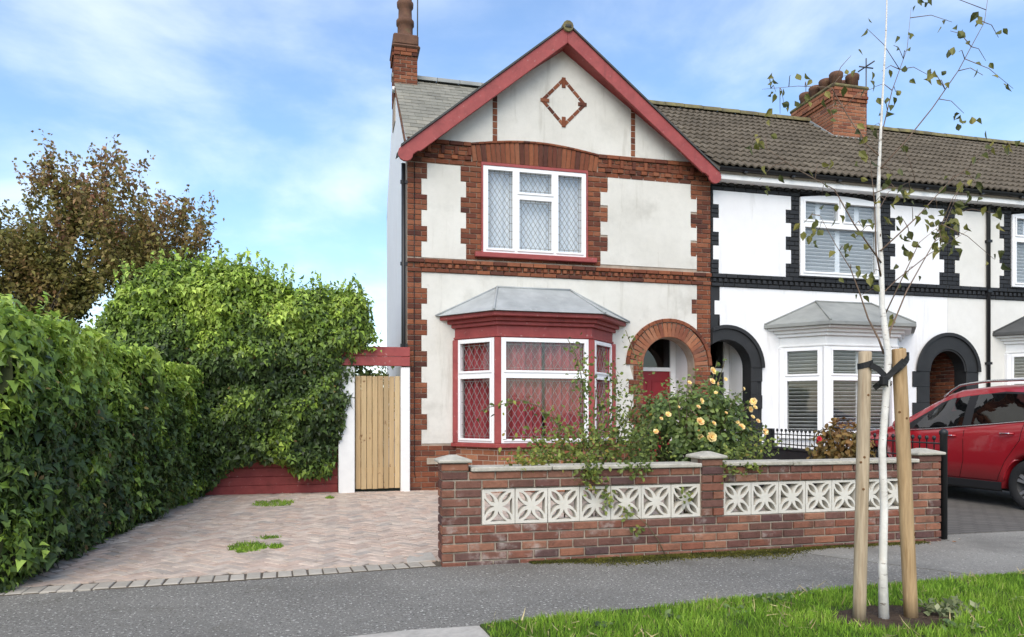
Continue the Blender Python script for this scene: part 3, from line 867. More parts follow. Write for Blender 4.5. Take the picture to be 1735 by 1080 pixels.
# segmental arch of soldier bricks over the upper window
for i in range(27):
    t = (i + .5) / 27
    x = SO[0] + (SO[1] - SO[0]) * t
    zb = 5.335 + .010 * math.sin(PI * t); zt_ = 5.60 + .12 * math.sin(PI * t)
    bk.append((x, FY - .012, (zb + zt_) / 2, 0, (t - .5) * .30, .072, round((zt_ - zb - .008) / .01) * .01))
for i in range(20):
    t = (i + .5) / 20
    x = SO[0] + (SO[1] - SO[0]) * t
    bk.append((x, FY - .03, 5.622 + .11 * math.sin(PI * t), 0, -.16 * math.cos(PI * t), .104, .035))
# uprights and diamond set in the gable
for x, zt_ in ((2.49, 6.50), (4.92, 6.52)):
    zz = 5.66 if x > 4 else 5.70
    while zz < zt_:
        bk.append((x, FY - .012, zz + .052, 0, 0, .075, .098)); zz += .108
dc = Vector((3.67, 6.46))
for sx in (-1, 1):
    for sz in (-1, 1):
        for t in (.14, .40, .66, .92):
            q = dc + Vector((sx * .37 * (1 - t), sz * .385 * t))
            bk.append((q.x, FY - .012, q.y, 0, sx * sz * math.atan2(.385, .37), .13, .055))
for q in ((-.33, 0, .15, .06), (.33, 0, .15, .06)): bk.append((dc.x + q[0], FY - .020, dc.y, 0, 0, q[2], q[3]))
for q in (.33, -.33): bk.append((dc.x, FY - .020, dc.y + q, 0, 0, .065, .17))
# porch arch: soldier ring and thin hood course
vo = []
nv = 25
for i in range(nv):
    a = PI * (i + .5) / nv
    r_ = (AR + RO) / 2
    vo.append((AX + r_ * math.cos(a), FY - .014, AZ + r_ * math.sin(a), 0, PI / 2 - a, 2 * PI * r_ / (2 * nv) - .008, RO - AR - .012))
for i in range(18):
    a = PI * (i + .5) / 18
    r_ = RO + .036
    bk.append((AX + r_ * math.cos(a), FY - .034, AZ + r_ * math.sin(a), 0, PI / 2 - a, PI * r_ / 18 - .008, .062))
H1B = bk
bay_bricks = []
PL = [(1.84, FY), (2.39, FY - .65), (3.92, FY - .65), (4.53, FY)]
bay(H1, PL, .78, 2.42, 2.80, 3.31, 2.53, 3.78, RED, RED, UPVC, LEADR, MORTAR, GLASS, lat=(.108, .178, LEAD, .0056), brick_items=bay_bricks)
place_bricks(bk, H1, BRICK, limit=228)
place_bricks(vo, H1, BRICKO, name='arch_brick')
place_bricks(bay_bricks, H1, BRICKO, limit=46)
# upper window
MB().box(2.15, 4.24, FY - .085, FY + .05, 3.785, 3.865).build('window_sill', RED, H1, bevel=.008)
MB().slab(rect(2.262, 4.098, 3.866, 5.345), [rect(2.29, 4.07, 3.872, 5.30)], FY - .018, FY + .07).build('window_surround', RED, H1)
MW = Matrix.Translation((2.291, FY + .02, 3.873))
window(H1, MW, 1.777, 1.425, [(.075, .50, .07, 1.36), (.605, 1.17, 1.015, 1.36), (.605, 1.17, .07, .905), (1.275, 1.70, .07, 1.36)], UPVC, GLASSUP, lat=(.082, .13, LEADD, .006))
# porch, door and fanlight
DPT = FY + .75
po = MB()
po.box(AX + AR + .004, AX + AR + .05, FY + .262, DPT, 0, 2.8)
po.box(AX - AR - .05, AX - AR - .004, FY + .262, DPT, 0, 2.8)
po.box(AX - AR - .05, AX + AR + .05, FY + .262, DPT, 2.81, 2.86)
po.slab(rect(AX - AR - .004, AX + AR + .004, .0, 2.80), [rect(AX - .46, AX + .46, .03, 2.74)], DPT, DPT + .12)
po.build('porch_wall', RENDERW, H1)
MB().slab(rect(AX - .46, AX + .483, .02, 2.75), [rect(AX - .42, AX + .38, .06, 2.02), rect(AX - .42, AX + .38, 2.09, 2.70)], DPT - .04, DPT + .05).build('door_frame', UPVC, H1, bevel=.004)
dr = MB().box(AX - .42, AX + .38, DPT, DPT + .04, .06, 2.02).build('front_door', DOORRED, H1)
dm = MB()
for (a, b, c_, d) in ((.08, .36, .12, .75), (.44, .72, .12, .75), (.08, .36, .95, 1.80), (.44, .72, .95, 1.80)):
    dm.slab(rect(AX - .42 + a, AX - .42 + b, .06 + c_, .06 + d), [rect(AX - .42 + a + .02, AX - .42 + b - .02, .06 + c_ + .02, .06 + d - .02)], DPT - .014, DPT - .001)
dm.build('door_moulding', DOORRED, dr)
MB().lathe([(.028, 0), (.034, .01), (.03, .03), (.012, .04)], (AX - .02, DPT - .045, 1.15), 10).build('door_knocker', CHROME, dr)
MB().box(AX - .42, AX + .38, DPT, DPT + .012, 2.09, 2.70).build('fanlight', DARKGLASS, H1)
MB().box(AX - .7, AX + .7, DPT + .3, DPT + .32, 0, 2.9).build('hall_wall', INTER, H1)
# side and back walls
ZR, YR = 7.86, 14.15
sw = [(FY + .03, 0), (16.3, 0), (16.3, 5.93), (YR, ZR), (FY + .03, 5.60)]
MS = Matrix(((0, 1, 0, 0), (1, 0, 0, 0), (0, 0, 1, 0), (0, 0, 0, 1)))
MB().slab(sw, [], X0 + .012, X0 + .25, MS).build('side_wall', RENDERW, H1)
MB().slab([(FY + .26, 0), (16.3, 0), (16.3, 5.9), (YR, ZR - .1), (FY + .26, 5.6)], [], X1 - .2, X1 - .05, MS).build('party_wall', MORTAR, H1)
MB().box(X0 + .02, X1, 16.3, 16.5, 0, 5.8).build('back_wall', RENDERW, H1)
MB().box(X0 + .26, X1 - .21, 13.6, 13.7, 0, 5.5).build('room_wall', INTER, H1)
MB().box(X0 + .26, X1 - .21, FY + .27, 13.6, 2.95, 3.1).build('room_floor', INTER, H1)
MB().box(X0 + .26, X1 - .21, FY + .27, 13.6, 5.40, 5.45).build('room_ceiling', RENDER, H1)
# main roof: underlay and slates in rows, back slope
def slope_z(y): return 5.40 + (y - 11.10) * ((ZR - 5.40) / (YR - 11.10))
ro = MB()
ro.slab([(FY + .05, slope_z(FY + .05)), (YR, ZR), (16.5, 5.76), (16.5, 5.66), (YR, ZR - .1), (FY + .05, slope_z(FY + .05) - .1)], [], 1.078, X1 - .01, MS)
roof = ro.build('roof', SLATE, H1)
sm_ = MB()
ang = math.atan2(ZR - 5.4, YR - 11.1); SL = (YR - FY - .05) / math.cos(ang)
nrow = 18
for r_ in range(nrow):
    ds = SL * r_ / nrow
    y = FY + .05 + ds * math.cos(ang); zz = slope_z(FY + .05) + ds * math.sin(ang)
    x = 1.05 - (r_ % 2) * .12
    while x < 3.7:
        xa, xb = max(1.05, x), x + .236
        if xb - xa > .04:
            M = Matrix.Translation(((xa + xb) / 2, y, zz + .012 + rng.uniform(0, .004))) @ Matrix.Rotation(ang - .035 + rng.uniform(-.008, .008), 4, 'X')
            sm_.box(-(xb - xa) / 2, (xb - xa) / 2, -.02, SL / nrow * 1.12, 0, .007, M)
        x += .24
sm_.build('slates', SLATE, roof, kind='stuff')
rg = bpy.data.meshes.new('ridge_tile')
def ridge_mesh(m, L=.44, r_=.12):
    mb = MB(); v = []
    for y in (0, L):
        for k in range(9):
            a = PI * k / 8; v.append((y, -r_ * math.cos(a) * 1.1, r_ * math.sin(a)))
    f = [[k, k + 1, 10 + k, 9 + k] for k in range(8)]
    v2 = [(p[0], p[1] * .86, p[2] * .86 - .002) for p in v]
    mb.add(v, f, None, True); mb.add(v2, f, None, True)
    return mb.mesh('ridge_tile', m)
RT1 = ridge_mesh(FELT)
x = 1.02
while x < 6.3:
    o = bpy.data.objects.new('ridge_tile', RT1); o.matrix_basis = Matrix.Translation((x, YR, ZR - .02)); link(o, roof); x += .45
# gable cross roof
GX, GZ = 3.65, 7.60
gr = MB()
for sx, fx, fz in ((-1, .90, 5.32), (1, 6.44, 5.37)):
    gr.slab([(GX, GZ), (fx, fz), (fx + sx * .02, fz - .03), (GX, GZ - .07)], [], 11.12, 11.40)
    t_ = (GX - 1.085) / (GX - .90) if sx < 0 else (6.395 - GX) / (6.44 - GX)
    ex, ez = GX + (fx - GX) * t_, GZ + (fz - GZ) * t_
    gr.slab([(GX, GZ), (ex, ez), (ex, ez - .05), (GX, GZ - .07)], [], 11.401, 13.95)
gable = gr.build('gable_roof', FELT, H1)
rp_ = MB().tube([(GX, 11.02, GZ - .02), (GX, 13.8, GZ - .02)], .09, 10); rp_.build('gable_ridge', MOSSY, gable)
# bargeboards with scrolled feet
def barge(ax_, az_, fx, fz, w, sgn):
    d = Vector((fx - ax_, fz - az_)); L = d.length; d.normalize()
    nrm = Vector((-d.y, d.x)) * (1 if sgn < 0 else -1)
    if nrm.y > 0: nrm = -nrm
    P_ = lambda t, s_: (ax_ + d.x * t + nrm.x * s_, az_ + d.y * t + nrm.y * s_)
    hz = w / abs(nrm.y)
    pts = [(ax_, az_), P_(L, 0)]
    # scalloped end
    c = P_(L - .02, .12)
    for k in range(0, 9):
        a = math.atan2(-nrm.y, -nrm.x) + (1 if sgn < 0 else -1) * (R(20) + R(210) * k / 8)
        pts.append((c[0] + .12 * math.cos(a), c[1] + .12 * math.sin(a)))
    pts += [P_(L - .20, .20), P_(L - .24, w), (ax_, az_ - hz)]
    return pts
for sg, fx, fz in ((-1, .92, 5.36), (1, 6.42, 5.42)):
    MB().slab(barge(GX, GZ + .01, fx, fz, .225, sg), [], 11.06, 11.105).build('bargeboard', RED, H1, bevel=.006)
    MB().slab([(GX, GZ + .045), (fx - sg * .02, fz + .05), (fx - sg * .02, fz + .015), (GX, GZ + .012)], [], 11.035, 11.14).build('verge_capping', FELT2, H1)
MB().slab([(GX, GZ - .24), (1.2, 5.60), (1.2, 5.56), (GX, GZ - .28)], [], 11.106, FY - .003).build('soffit', RED, H1)
MB().slab([(GX, GZ - .24), (6.15, 5.62), (6.15, 5.58), (GX, GZ - .28)], [], 11.106, FY - .003).build('soffit', RED, H1)
MB().lathe([(.10, -.07), (.095, -.02), (.06, .035), (.02, .055)], (GX, 11.10, GZ + .02), 6).build('apex_cap', FELT2, H1)
# verge strip and gutter at the left flank
MB().slab([(FY - .02, 5.42), (YR, ZR + .01), (YR, ZR - .04), (FY - .02, 5.37)], [], 1.04, 1.068, MS).build('verge_board', POT, H1)
dp = MB().tube([(1.005, FY + .02, 5.22), (1.005, FY + .02, 0.05)], .034, 10).build('downpipe', GUTTER, H1)
for zz in (4.9, 3.6, 2.3): MB().box(.955, 1.07, FY - .005, FY + .045, zz, zz + .05).build('pipe_bracket', GUTTER, dp)
MB().tube([(1.175, FY - .012, 5.25), (1.17, FY - .014, 3.0), (1.175, FY - .014, .30), (1.19, FY - .014, .22)], .006, 5).build('cable', GUTTER, H1)
MB().box(1.37, 1.55, FY - .035, FY - .006, .43, .53).build('air_vent', MORTARW, H1)
# left chimney
ch = MB().box(1.055, 1.495, 13.86, 14.44, 6.9, 8.30).build('chimney', MORTAR, H1)
cb = []
for k in range(13):
    z = 7.36 + k * .0745
    pr = .012 + (.03 if k in (11, 12) else 0)
    course(cb, (1.05, 13.86), 0, z, .0745, -.01, .45, (k % 2) * .1125, proud=pr)
    course(cb, (1.055, 14.44), -PI / 2, z, .0745, 0, .58, (k % 2) * .1125, proud=pr)
place_bricks(cb, ch, BRICK)
cc = MB().prism([(1.0, 13.8), (1.55, 13.8), (1.55, 14.5), (1.0, 14.5)], 8.33, 8.40)
cc.prism([(1.03, 13.84), (1.52, 13.84), (1.52, 14.46), (1.03, 14.46)], 8.40, 8.62)
cc.build('chimney_cap', POT, ch, bevel=.03)
MB().lathe([(.16, 0), (.17, .05), (.15, .08), (.15, .28), (.175, .30), (.175, .38), (.135, .42), (.13, .62), (.16, .66), (.165, .74), (.13, .78), (.14, 1.0), (.15, 1.02), (.15, 1.06)], (1.28, 14.1, 8.60), 16).build('chimney_pot', POT, ch)
MB().box(1.0, 1.56, 13.70, 13.85, 7.44, 7.50).build('flashing', WHITEP, ch)
a1 = MB().tube([(1.50, 13.9, 8.2), (1.51, 13.9, 11.2)], .012, 6)
a1.tube([(1.25, 13.9, 10.9), (1.78, 13.9, 10.9)], .008, 5)
tag(a1.build('aerial_mast', ALU), 'thin metal aerial mast fixed to the left end chimney', 'aerial')
a1.v and None

# curtains of the end house
def curtain(path, z0, z1, pitch, amp, m, name):
    pts = [Vector(p) for p in path]
    segs = []; acc = 0
    for i in range(len(pts) - 1):
        d = pts[i + 1] - pts[i]; L = d.length; d.normalize(); nrm = Vector((-d.y, d.x))
        n = int(L / .018)
        for k in range(n + 1):
            t = L * k / n
            s_ = acc + t
            segs.append(pts[i] + d * t + nrm * (amp * math.sin(2 * PI * s_ / pitch + 1.3 * math.sin(s_ * 5)) + amp * .5 * math.sin(s_ * 17)))
        acc += L
    v = [(p.x, p.y, z0) for p in segs] + [(p.x, p.y, z1) for p in segs]
    n = len(segs)
    return MB().add(v, [[i, i + 1, n + i + 1, n + i] for i in range(n - 1)], None, True).build(name, m)
tag(curtain([(1.98, FY - .06), (2.47, FY - .54), (3.14, FY - .54)], .75, 2.5, .15, .052, CURTAIN, 'curtain'), 'red curtain drawn behind the left half of the red bay window', 'curtain', 'red curtains in the bay')
tag(curtain([(3.18, FY - .54), (3.85, FY - .54), (4.42, FY - .06)], .75, 2.5, .15, .052, CURTAIN, 'curtain'), 'red curtain drawn behind the right half of the red bay window', 'curtain', 'red curtains in the bay')
tag(curtain([(2.28, FY + .16), (4.08, FY + .16)], 3.83, 5.36, .14, .018, NET, 'net_curtain'), 'white net curtain behind the upper leaded window of the end house', 'curtain')

# ------------------------------------------------------------------ terrace neighbours
def pantile_mesh(m, W=.282, L=.36):
    """double roman tile: two rolls across, nose thickness at the lower edge"""
    us = np.linspace(0, 1, 11)
    pr = [.0, .028, .034, .016, .0, .0, .028, .034, .016, .0, -.001]
    mb = MB(); v = []
    for y, dz in ((0, .022), (L, .0)):
        v += [((u - .5) * W, y, p + dz) for u, p in zip(us, pr)]
    v += [((u - .5) * W, 0, p - .006) for u, p in zip(us, pr)]
    n = 11
    f = [[i, i + 1, n + i + 1, n + i] for i in range(n - 1)] + [[2 * n + i, 2 * n + i + 1, i + 1, i] for i in range(n - 1)]
    mb.add(v, f)
    return mb.mesh('roof_tile', m)
PT = pantile_mesh(TILE)
RT2 = ridge_mesh(MOSSY)
def tile_roof(parent, x0, x1, rname):
    EY, EZ = 11.04, 5.535
    ra = math.atan2(ZR + .02 - EZ, YR - EY); SLn = (YR - EY) / math.cos(ra)
    rf = MB()
    rf.slab([(EY + .04, EZ - .01), (YR, ZR - .01), (17.4, 5.3), (17.4, 5.2), (YR, ZR - .11), (EY + .04, EZ - .11)], [], x0, x1, MS)
    rf = rf.build(rname, TILE, parent)
    rows = 13
    n = round((x1 - x0) / .282)
    for r_ in range(rows):
        ds = SLn * r_ / rows
        for i in range(n):
            o = bpy.data.objects.new('roof_tile', PT)
            o.matrix_basis = (Matrix.Translation((x0 + (i + .5) * (x1 - x0) / n, EY + ds * math.cos(ra), EZ + ds * math.sin(ra) + .012 + rng.uniform(0, .004)))
                              @ Matrix.Rotation(ra - .055 + rng.uniform(-.01, .01), 4, 'X') @ Matrix.Rotation(rng.uniform(-.008, .008), 4, 'Z'))
            link(o, rf)
    x = x0
    while x < x1 - .1:
        o = bpy.data.objects.new('ridge_tile', RT2); o.matrix_basis = Matrix.Translation((x, YR, ZR + .02)) @ Matrix.Rotation(rng.uniform(-.02, .02), 4, 'Y'); link(o, rf); x += .45
    MB().box(x0, x1, 11.12, FY - .002, 5.335, 5.452).build('fascia', WHITEP, parent)
    g = MB()
    v = []
    for x in (x0, x1):
        for k in range(9):
            a = PI + PI * k / 8; v.append((x, 11.075 + .062 * math.cos(a), 5.52 + .062 * math.sin(a)))
    g.add(v, [[k, k + 1, 10 + k, 9 + k] for k in range(8)], None, True)
    v2 = [(p[0], 11.075 + (p[1] - 11.075) * .93, 5.522 + (p[2] - 5.52) * .93) for p in v]
    g.add(v2, [[k, k + 1, 10 + k, 9 + k] for k in range(8)], None, True)
    g = g.build('gutter', GUTTER, parent)
    x = x0 + .5
    while x < x1:
        MB().box(x - .03, x + .03, 11.01, 11.119, 5.44, 5.462).build('gutter_bracket', GUTTER, g); x += .95
    return rf

def black_blocks(parent, rows):
    for (x0, x1, z0, z1) in rows: MB().box(x0, x1, FY - .022, FY + .01, z0, z1).build('quoin_block', BLACKW, parent, bevel=.006)
def ring_slab(parent, cx_, cz, ri, ro_, y0, m, name, xmin=None, hood=True):
    o = arc(cx_, cz, ro_, 0, 180, 26); i_ = arc(cx_, cz, ri, 180, 0, 26)
    pts = o + i_
    if xmin is not None: pts = clip_x(pts, xmin)
    r = MB().slab(pts, [], y0, FY + .012).build(name, m, parent, bevel=.006)
    if hood:
        pts = arc(cx_, cz, ro_ + .035, 0, 180, 26) + arc(cx_, cz, ro_ - .035, 180, 0, 26)
        if xmin is not None: pts = clip_x(pts, xmin)
        MB().slab(pts, [], y0 - .03, y0 - .002).build('arch_hood', m, parent, bevel=.006)
    return r
def clip_x(pts, xm):
    out = []
    for k in range(len(pts)):
        p, q = pts[k], pts[(k + 1) % len(pts)]
        if p[0] >= xm: out.append(p)
        if (p[0] - xm) * (q[0] - xm) < 0:
            t = (xm - p[0]) / (q[0] - p[0]); out.append((xm, p[1] + (q[1] - p[1]) * t))
    return out

def terrace(name, label, x0, x1, rm, panels, uw, holes, baypl, bayroof, arch1):
    h = thing(name, label, 'house', ((x0 + x1) / 2, FY, 0))
    cx_, cz, ri, ro_ = arch1
    outer = rect(x0, x1, 0, 5.42)
    MB().slab(holes['outer'], [rect(uw[0], uw[1], 3.76, 5.27), rect(baypl[0][0] + .12, baypl[3][0] - .12, .8, 2.5)], FY + .012, FY + .26).build('front_wall', BLACKW, h)
    MB().slab(holes['render'], [rect(baypl[0][0] + .12, baypl[3][0] - .12, .82, 2.5)], FY, FY + .014).build('render_panel', rm, h)
    bl = []
    for pnl in panels:
        toothed_panel(p := MB(), pnl, 5.20, 3.73, .245); p.build('render_panel', rm, h)
    for k in range(18):
        z = 3.73 + k * .0817
        zc = z + .04
        xs = [x0]
        ed = []
        for pnl in panels: ed.append((tooth_x(zc, 5.20, .245, pnl[0], pnl[1]), tooth_x(zc, 5.20, .245, pnl[2], pnl[3])))
        ed.append((uw[0], uw[1])); ed.sort()
        cur = x0
        for (a, b) in ed + [(x1, x1)]:
            if a - cur > .03: course(bl, (0, FY), 0, z, .0817, cur, a, x0 + (k % 2) * .1125, proud=.006)
            cur = max(cur, b)
    course(bl, (0, FY), 0, 3.495, .07, x0, x1, x0, proud=.03)
    course(bl, (0, FY), 0, 3.567, .075, x0, x1, x0 + .1, proud=.006)
    dentils(bl, x0 + .02, x1 - .02, FY, 3.568, .07, .06, .05, .04)
    course(bl, (0, FY), 0, 3.645, .08, x0, x1, x0 + .05, proud=.045)
    course(bl, (0, FY), 0, 5.205, .07, x0, uw[0], x0, proud=.01); course(bl, (0, FY), 0, 5.205, .07, uw[1], x1, x0, proud=.01)
    course(bl, (0, FY), 0, 5.278, .125, x0, x1, x0 + .1, proud=.006, bl=.11)
    dentils(bl, x0 + .02, x1 - .02, FY, 5.285, .115, .085, .075, .045)
    place_bricks(bl, h, BRICKB, limit=300)
    W_ = uw[1] - uw[0]; Hh = 1.51
    topc = [(0, 0), (W_, 0), (W_, Hh - .07)] + [(W_ * (1 - t), Hh - .07 + .07 * math.sin(PI * t)) for t in np.linspace(0.05, .95, 11)] + [(0, Hh - .07)]
    window(h, Matrix.Translation((uw[0], FY - .005, 3.76)), W_, Hh, [(.09, W_ / 2 - .07, 1.03, 1.37), (W_ / 2 + .07, W_ - .09, 1.03, 1.37), (.08, W_ - .08, .08, .90)], UPVC, GLASS, slats=(SLATW, .066, True, 48), top=topc)
    MB().box(uw[0] - .03, uw[1] + .03, FY - .07, FY + .01, 3.725, 3.757).build('window_sill', BLACKW, h, bevel=.005)
    bay(h, baypl, .86, 2.42, 2.80, 3.30, bayroof[0], bayroof[1], UPVC, WHITEP, UPVC, bayroof[2], RENDERW if rm is RENDERW else RENDER3, GLASS, slats=(SLATG, .066, True, 62), gutter=bayroof[3])
    # porch behind the first arch
    if cx_ is not None:
        ring_slab(h, cx_, cz, ri, ro_, FY - .03, BLACKW, 'arch_ring', x0 + .012)
    MB().box(x0 + .02, x1 - .02, 17.0, 17.2, 0, 5.5).build('back_wall', RENDERW, h)
    MB().box(x0 + .02, x1 - .02, 13.6, 13.7, 0, 5.5).build('room_wall', INTER, h)
    MB().box(x0 + .02, x1 - .02, FY + .27, 13.6, 2.95, 3.1).build('room_floor', INTER, h)
    MB().box(x0 + .02, x1 - .02, FY + .27, 13.6, 5.38, 5.42).build('room_ceiling', INTER, h)
    tile_roof(h, x0 + .004 if x0 > 10 else 6.40, x1, 'roof')
    return h

NX0, NX1, NX2 = 6.41, 11.48, 16.90
A1 = (6.70, 2.06, .49, .72); A2 = (11.48, 2.05, .43, .72)
def half_arch_l(x0, a, z0=0):      # opening cut by the left edge
    cx_, cz, r, _ = a
    th0 = math.degrees(math.acos((x0 - cx_) / r)) if x0 > cx_ - r else 180
    return [(cx_ + r, z0), (cx_ + r, cz)] + arc(cx_, cz, r, 0, th0, 18)[1:]
def half_arch_r(x1, a, z0=0):
    cx_, cz, r, _ = a
    return arc(cx_, cz, r, 90, 180, 14) + [(cx_ - r, z0)]
core2 = [(NX1, 5.42), (NX0, 5.42)] + [half_arch_l(NX0, A1)[-1]] + half_arch_l(NX0, A1)[:-1][::-1] + half_arch_r(NX1, A2)[::-1]
def ring_l(x0, a):
    cx_, cz, _, r = a
    return [(cx_ + r, 0), (cx_ + r, cz)] + arc(cx_, cz, r, 0, math.degrees(math.acos(max(-1, (x0 - cx_) / r))), 22)[1:]
lq = teeth(3.49, 2.75, .245, 6.58, 6.48)
r2 = [q for q in ring_l(NX0 + .07, A1)]
ren2 = [(NX1 - .002, 3.49)] + lq[:-1] + [(lq[-1][0], r2[-1][1])] + r2[::-1][1:] + arc(11.48, 2.05, .72, 180, 90, 16)[:0] + [(11.48 - .72, 0)] + arc(11.48, 2.05, .72, 180, 90.2, 16)
ren2c = []
for q in ren2:
    if not ren2c or abs(q[0] - ren2c[-1][0]) + abs(q[1] - ren2c[-1][1]) > 1e-4: ren2c.append(q)
H2 = terrace('terraced_house', 'white rendered terraced house with black painted quoins and black arches', NX0, NX1, RENDERW,
             [(6.45, 6.56, 8.02, 7.91), (10.17, 10.28, 11.40, 11.29)], (8.20, 9.92), {'outer': core2, 'render': ren2c},
             [(7.80, FY), (8.30, FY - .58), (9.78, FY - .58), (10.36, FY)], (8.54, 9.73, FELT, FELT), A1)
core3 = [(NX2, 5.42), (NX1 + .002, 5.42), (NX1 + .002, 2.05 + .43)] + arc(11.48, 2.05, .43, 89, 0, 14) + [(11.91, 0), (NX2, 0)]
ren3 = [(NX2, 3.49), (NX1 + .002, 3.49), (NX1 + .002, 2.05 + .72)] + arc(11.48, 2.05, .72, 89.5, 0, 16) + [(12.20, 0), (NX2, 0)]
H3 = terrace('terraced_house', 'ivory rendered terraced house at the right edge, with a dark bay roof', NX1, NX2, RENDER3,
             [(11.66, 11.77, 12.84, 12.73), (15.2, 15.3, 16.5, 16.4)], (13.02, 14.74), {'outer': core3, 'render': ren3},
             [(12.90, FY), (13.40, FY - .58), (14.88, FY - .58), (15.46, FY)], (13.64, 14.83, FELT2, FELT2), (None, 0, 0, 0))
# blocks beside the neighbour's first arch, its porch and door
black_blocks(H2, [(7.19, 7.42 if k % 2 == 0 else 7.32, 2.06 - .245 * (k + 1), 2.06 - .245 * k - .001) for k in range(8)])
black_blocks(H2, [(10.66 if k % 2 == 0 else 10.76, 11.05, 2.05 - .3 * (k + 1), 2.05 - .3 * k - .001) for k in range(6)])
black_blocks(H3, [(11.91, 12.20, .02, 2.045)])
ring_slab(H2, 11.48, 2.05, .43, .72, FY - .03, BLACKW, 'arch_ring')
ring_slab(H2, 11.48, 2.05, .40, .52, FY - .014, BLACKW, 'arch_ring', hood=False)
po = MB()
po.box(7.195, 7.24, FY + .262, DPT, 0, 2.8); po.box(NX0 - .05, 7.24, FY + .262, DPT, 2.81, 2.86)
po.slab(rect(NX0 - .05, 7.19, 0, 2.8), [rect(NX0 + .0, 7.10, .03, 2.74)], DPT, DPT + .1)
po.build('porch_wall', RENDERW, H2)
MB().slab(rect(NX0 - .04, 7.188, .02, 2.76), [rect(NX0 + .02, 7.08, .06, 2.02), rect(NX0 + .02, 7.08, 2.09, 2.70)], DPT - .04, DPT + .05).build('door_frame', UPVC, H2, bevel=.004)
MB().box(NX0 + .02, 7.08, DPT, DPT + .04, .06, 2.02).build('front_door', BLACKW, H2)
MB().box(NX0 + .02, 7.08, DPT, DPT + .01, 2.09, 2.70).build('fanlight', DARKGLASS, H2)
MB().box(NX0, 7.2, DPT + .3, DPT + .32, 0, 2.9).build('hall_wall', INTER, H2)
# covered passage behind the second arch
tn = []
for k in range(36):
    course(tn, (11.93, FY + .27), PI / 2, k * .075, .075, 0, 3.0, (k % 2) * .1125, proud=.004)
M_ = MB().box(11.93, 12.1, FY + .27, 15, 0, 2.8); M_.box(10.85, 11.03, FY + .27, 15, 0, 2.8); M_.box(10.85, 12.1, FY + .27, 15, 2.66, 2.8)
M_.box(11.031, 11.929, 13.2, 13.25, 0, 2.659)
M_.build('passage_wall', MORTAR, H2)
tn = [(11.928 - .012, y, z, -PI / 2, 0, L, h_) for (x, y, z, a, tl, L, h_) in tn]
place_bricks(tn, H2, BRICK, limit=60)
dp = MB().tube([(12.42, 11.25, 5.46), (12.42, 11.27, 5.36), (12.42, 11.30, 5.28), (12.42, 11.30, .02)], .036, 10).build('downpipe', GUTTER, H3)
for zz in (4.6, 3.62, 2.2, .9): MB().box(12.37, 12.47, 11.258, FY - .001, zz, zz + .05).build('pipe_bracket', GUTTER, dp)
# terrace chimney stack
cx0, cx1, cy0, cy1 = 10.46, 11.30, 13.30, 14.75
ch = MB().box(cx0, cx1, cy0, cy1, 6.9, 8.33).build('chimney', MORTAR, H2)
cb = []
for k in range(17):
    z = 7.08 + k * .0745
    pr = .010 + {13: .03, 14: .055, 15: .03, 16: .03}.get(k, 0)
    course(cb, (cx0, cy0), 0, z, .0745, -.005, cx1 - cx0 + .005, (k % 2) * .1125, proud=pr)
    course(cb, (cx0, cy1), -PI / 2, z, .0745, 0, cy1 - cy0, (k % 2) * .1125, proud=pr)
place_bricks(cb, ch, BRICKO, limit=120)
MB().prism([(cx0 - .05, cy0 - .05), (cx1 + .05, cy0 - .05), (cx1 + .05, cy1 + .05), (cx0 - .05, cy1 + .05)], 8.345, 8.43).build('chimney_cap', MOSSY, ch, bevel=.03)
for j in range(4):
    for i in range(2):
        MB().lathe([(.12, 0), (.125, .20), (.145, .22), (.15, .30), (.13, .33), (.105, .33), (.10, .1)], (cx0 + .22 + i * .42, cy0 + .2 + j * .35, 8.43), 14).build('chimney_pot', POT, ch)
fl = MB()
fl.slab([(cx0 - .12, 7.10), (cx1 + .1, 7.10), (cx1 + .06, 7.27), (cx0 - .02, 7.27)], [], cy0 - .05, cy0 - .03)
fl.slab([(cy0 - .1, 7.02), (14.15, 7.86), (14.15, 8.0), (cy0 - .04, 7.28)], [], cx0 - .05, cx0 - .03, MS)
fl.build('flashing', LEADR, ch)
ae = MB().tube([(11.42, 13.45, 7.3), (11.42, 13.45, 9.15)], .014, 6)
ae.tube([(11.24, 13.45, 8.95), (11.60, 13.45, 8.95)], .016, 5); ae.tube([(11.42, 13.2, 8.97), (11.42, 13.7, 8.97)], .016, 5)
tag(ae.build('aerial_mast', ALU), 'small cross-shaped aerial beside the terrace chimney stack', 'aerial')

# ================================================================== GARDEN WALL
WY = 5.72
CH = .0735
GW = thing('garden_wall', 'low red brick garden wall with pale pierced screen blocks and stone coping', 'wall', (3.25, WY, 0))
core = MB()
core.box(.825, 5.70, WY + .012, WY + .20, 0, .322)
core.box(.825, 5.70, WY + .012, WY + .20, .625, .765)
for (a, b) in ((.825, 1.145), (3.135, 3.355), (5.34, 5.70)): core.box(a, b, WY + .012, WY + .21, .323, .624)
for (a, b) in ((.825, 1.03), (3.15, 3.34), (5.46, 5.70)): core.box(a, b, WY + .013, WY + .215, .766, .838)
core.build('wall_core', MORTARW, GW)
wb = []
def zrow(k): return .033 + (k - 1) * CH if k else -.04
for k in range(5):
    course(wb, (0, WY), 0, zrow(k), CH, .81, 5.72, .81 + (k % 2) * .1125 + rng.uniform(-.02, .02), proud=.006, jit=.004, j=.014)
for k in range(4):
    z = .330 + k * CH
    course(wb, (0, WY), 0, z, CH, .81, 1.145, .81 + (k % 2) * .1125, proud=.006, jit=.004, j=.014)
    course(wb, (0, WY), 0, z, CH, 3.135, 3.355, 3.135 + (0 if k % 2 else .11), proud=.02, jit=.004)
    course(wb, (0, WY), 0, z, CH, 5.34, 5.72, 5.34 + (k % 2) * .1125, proud=.006, jit=.004, j=.014)
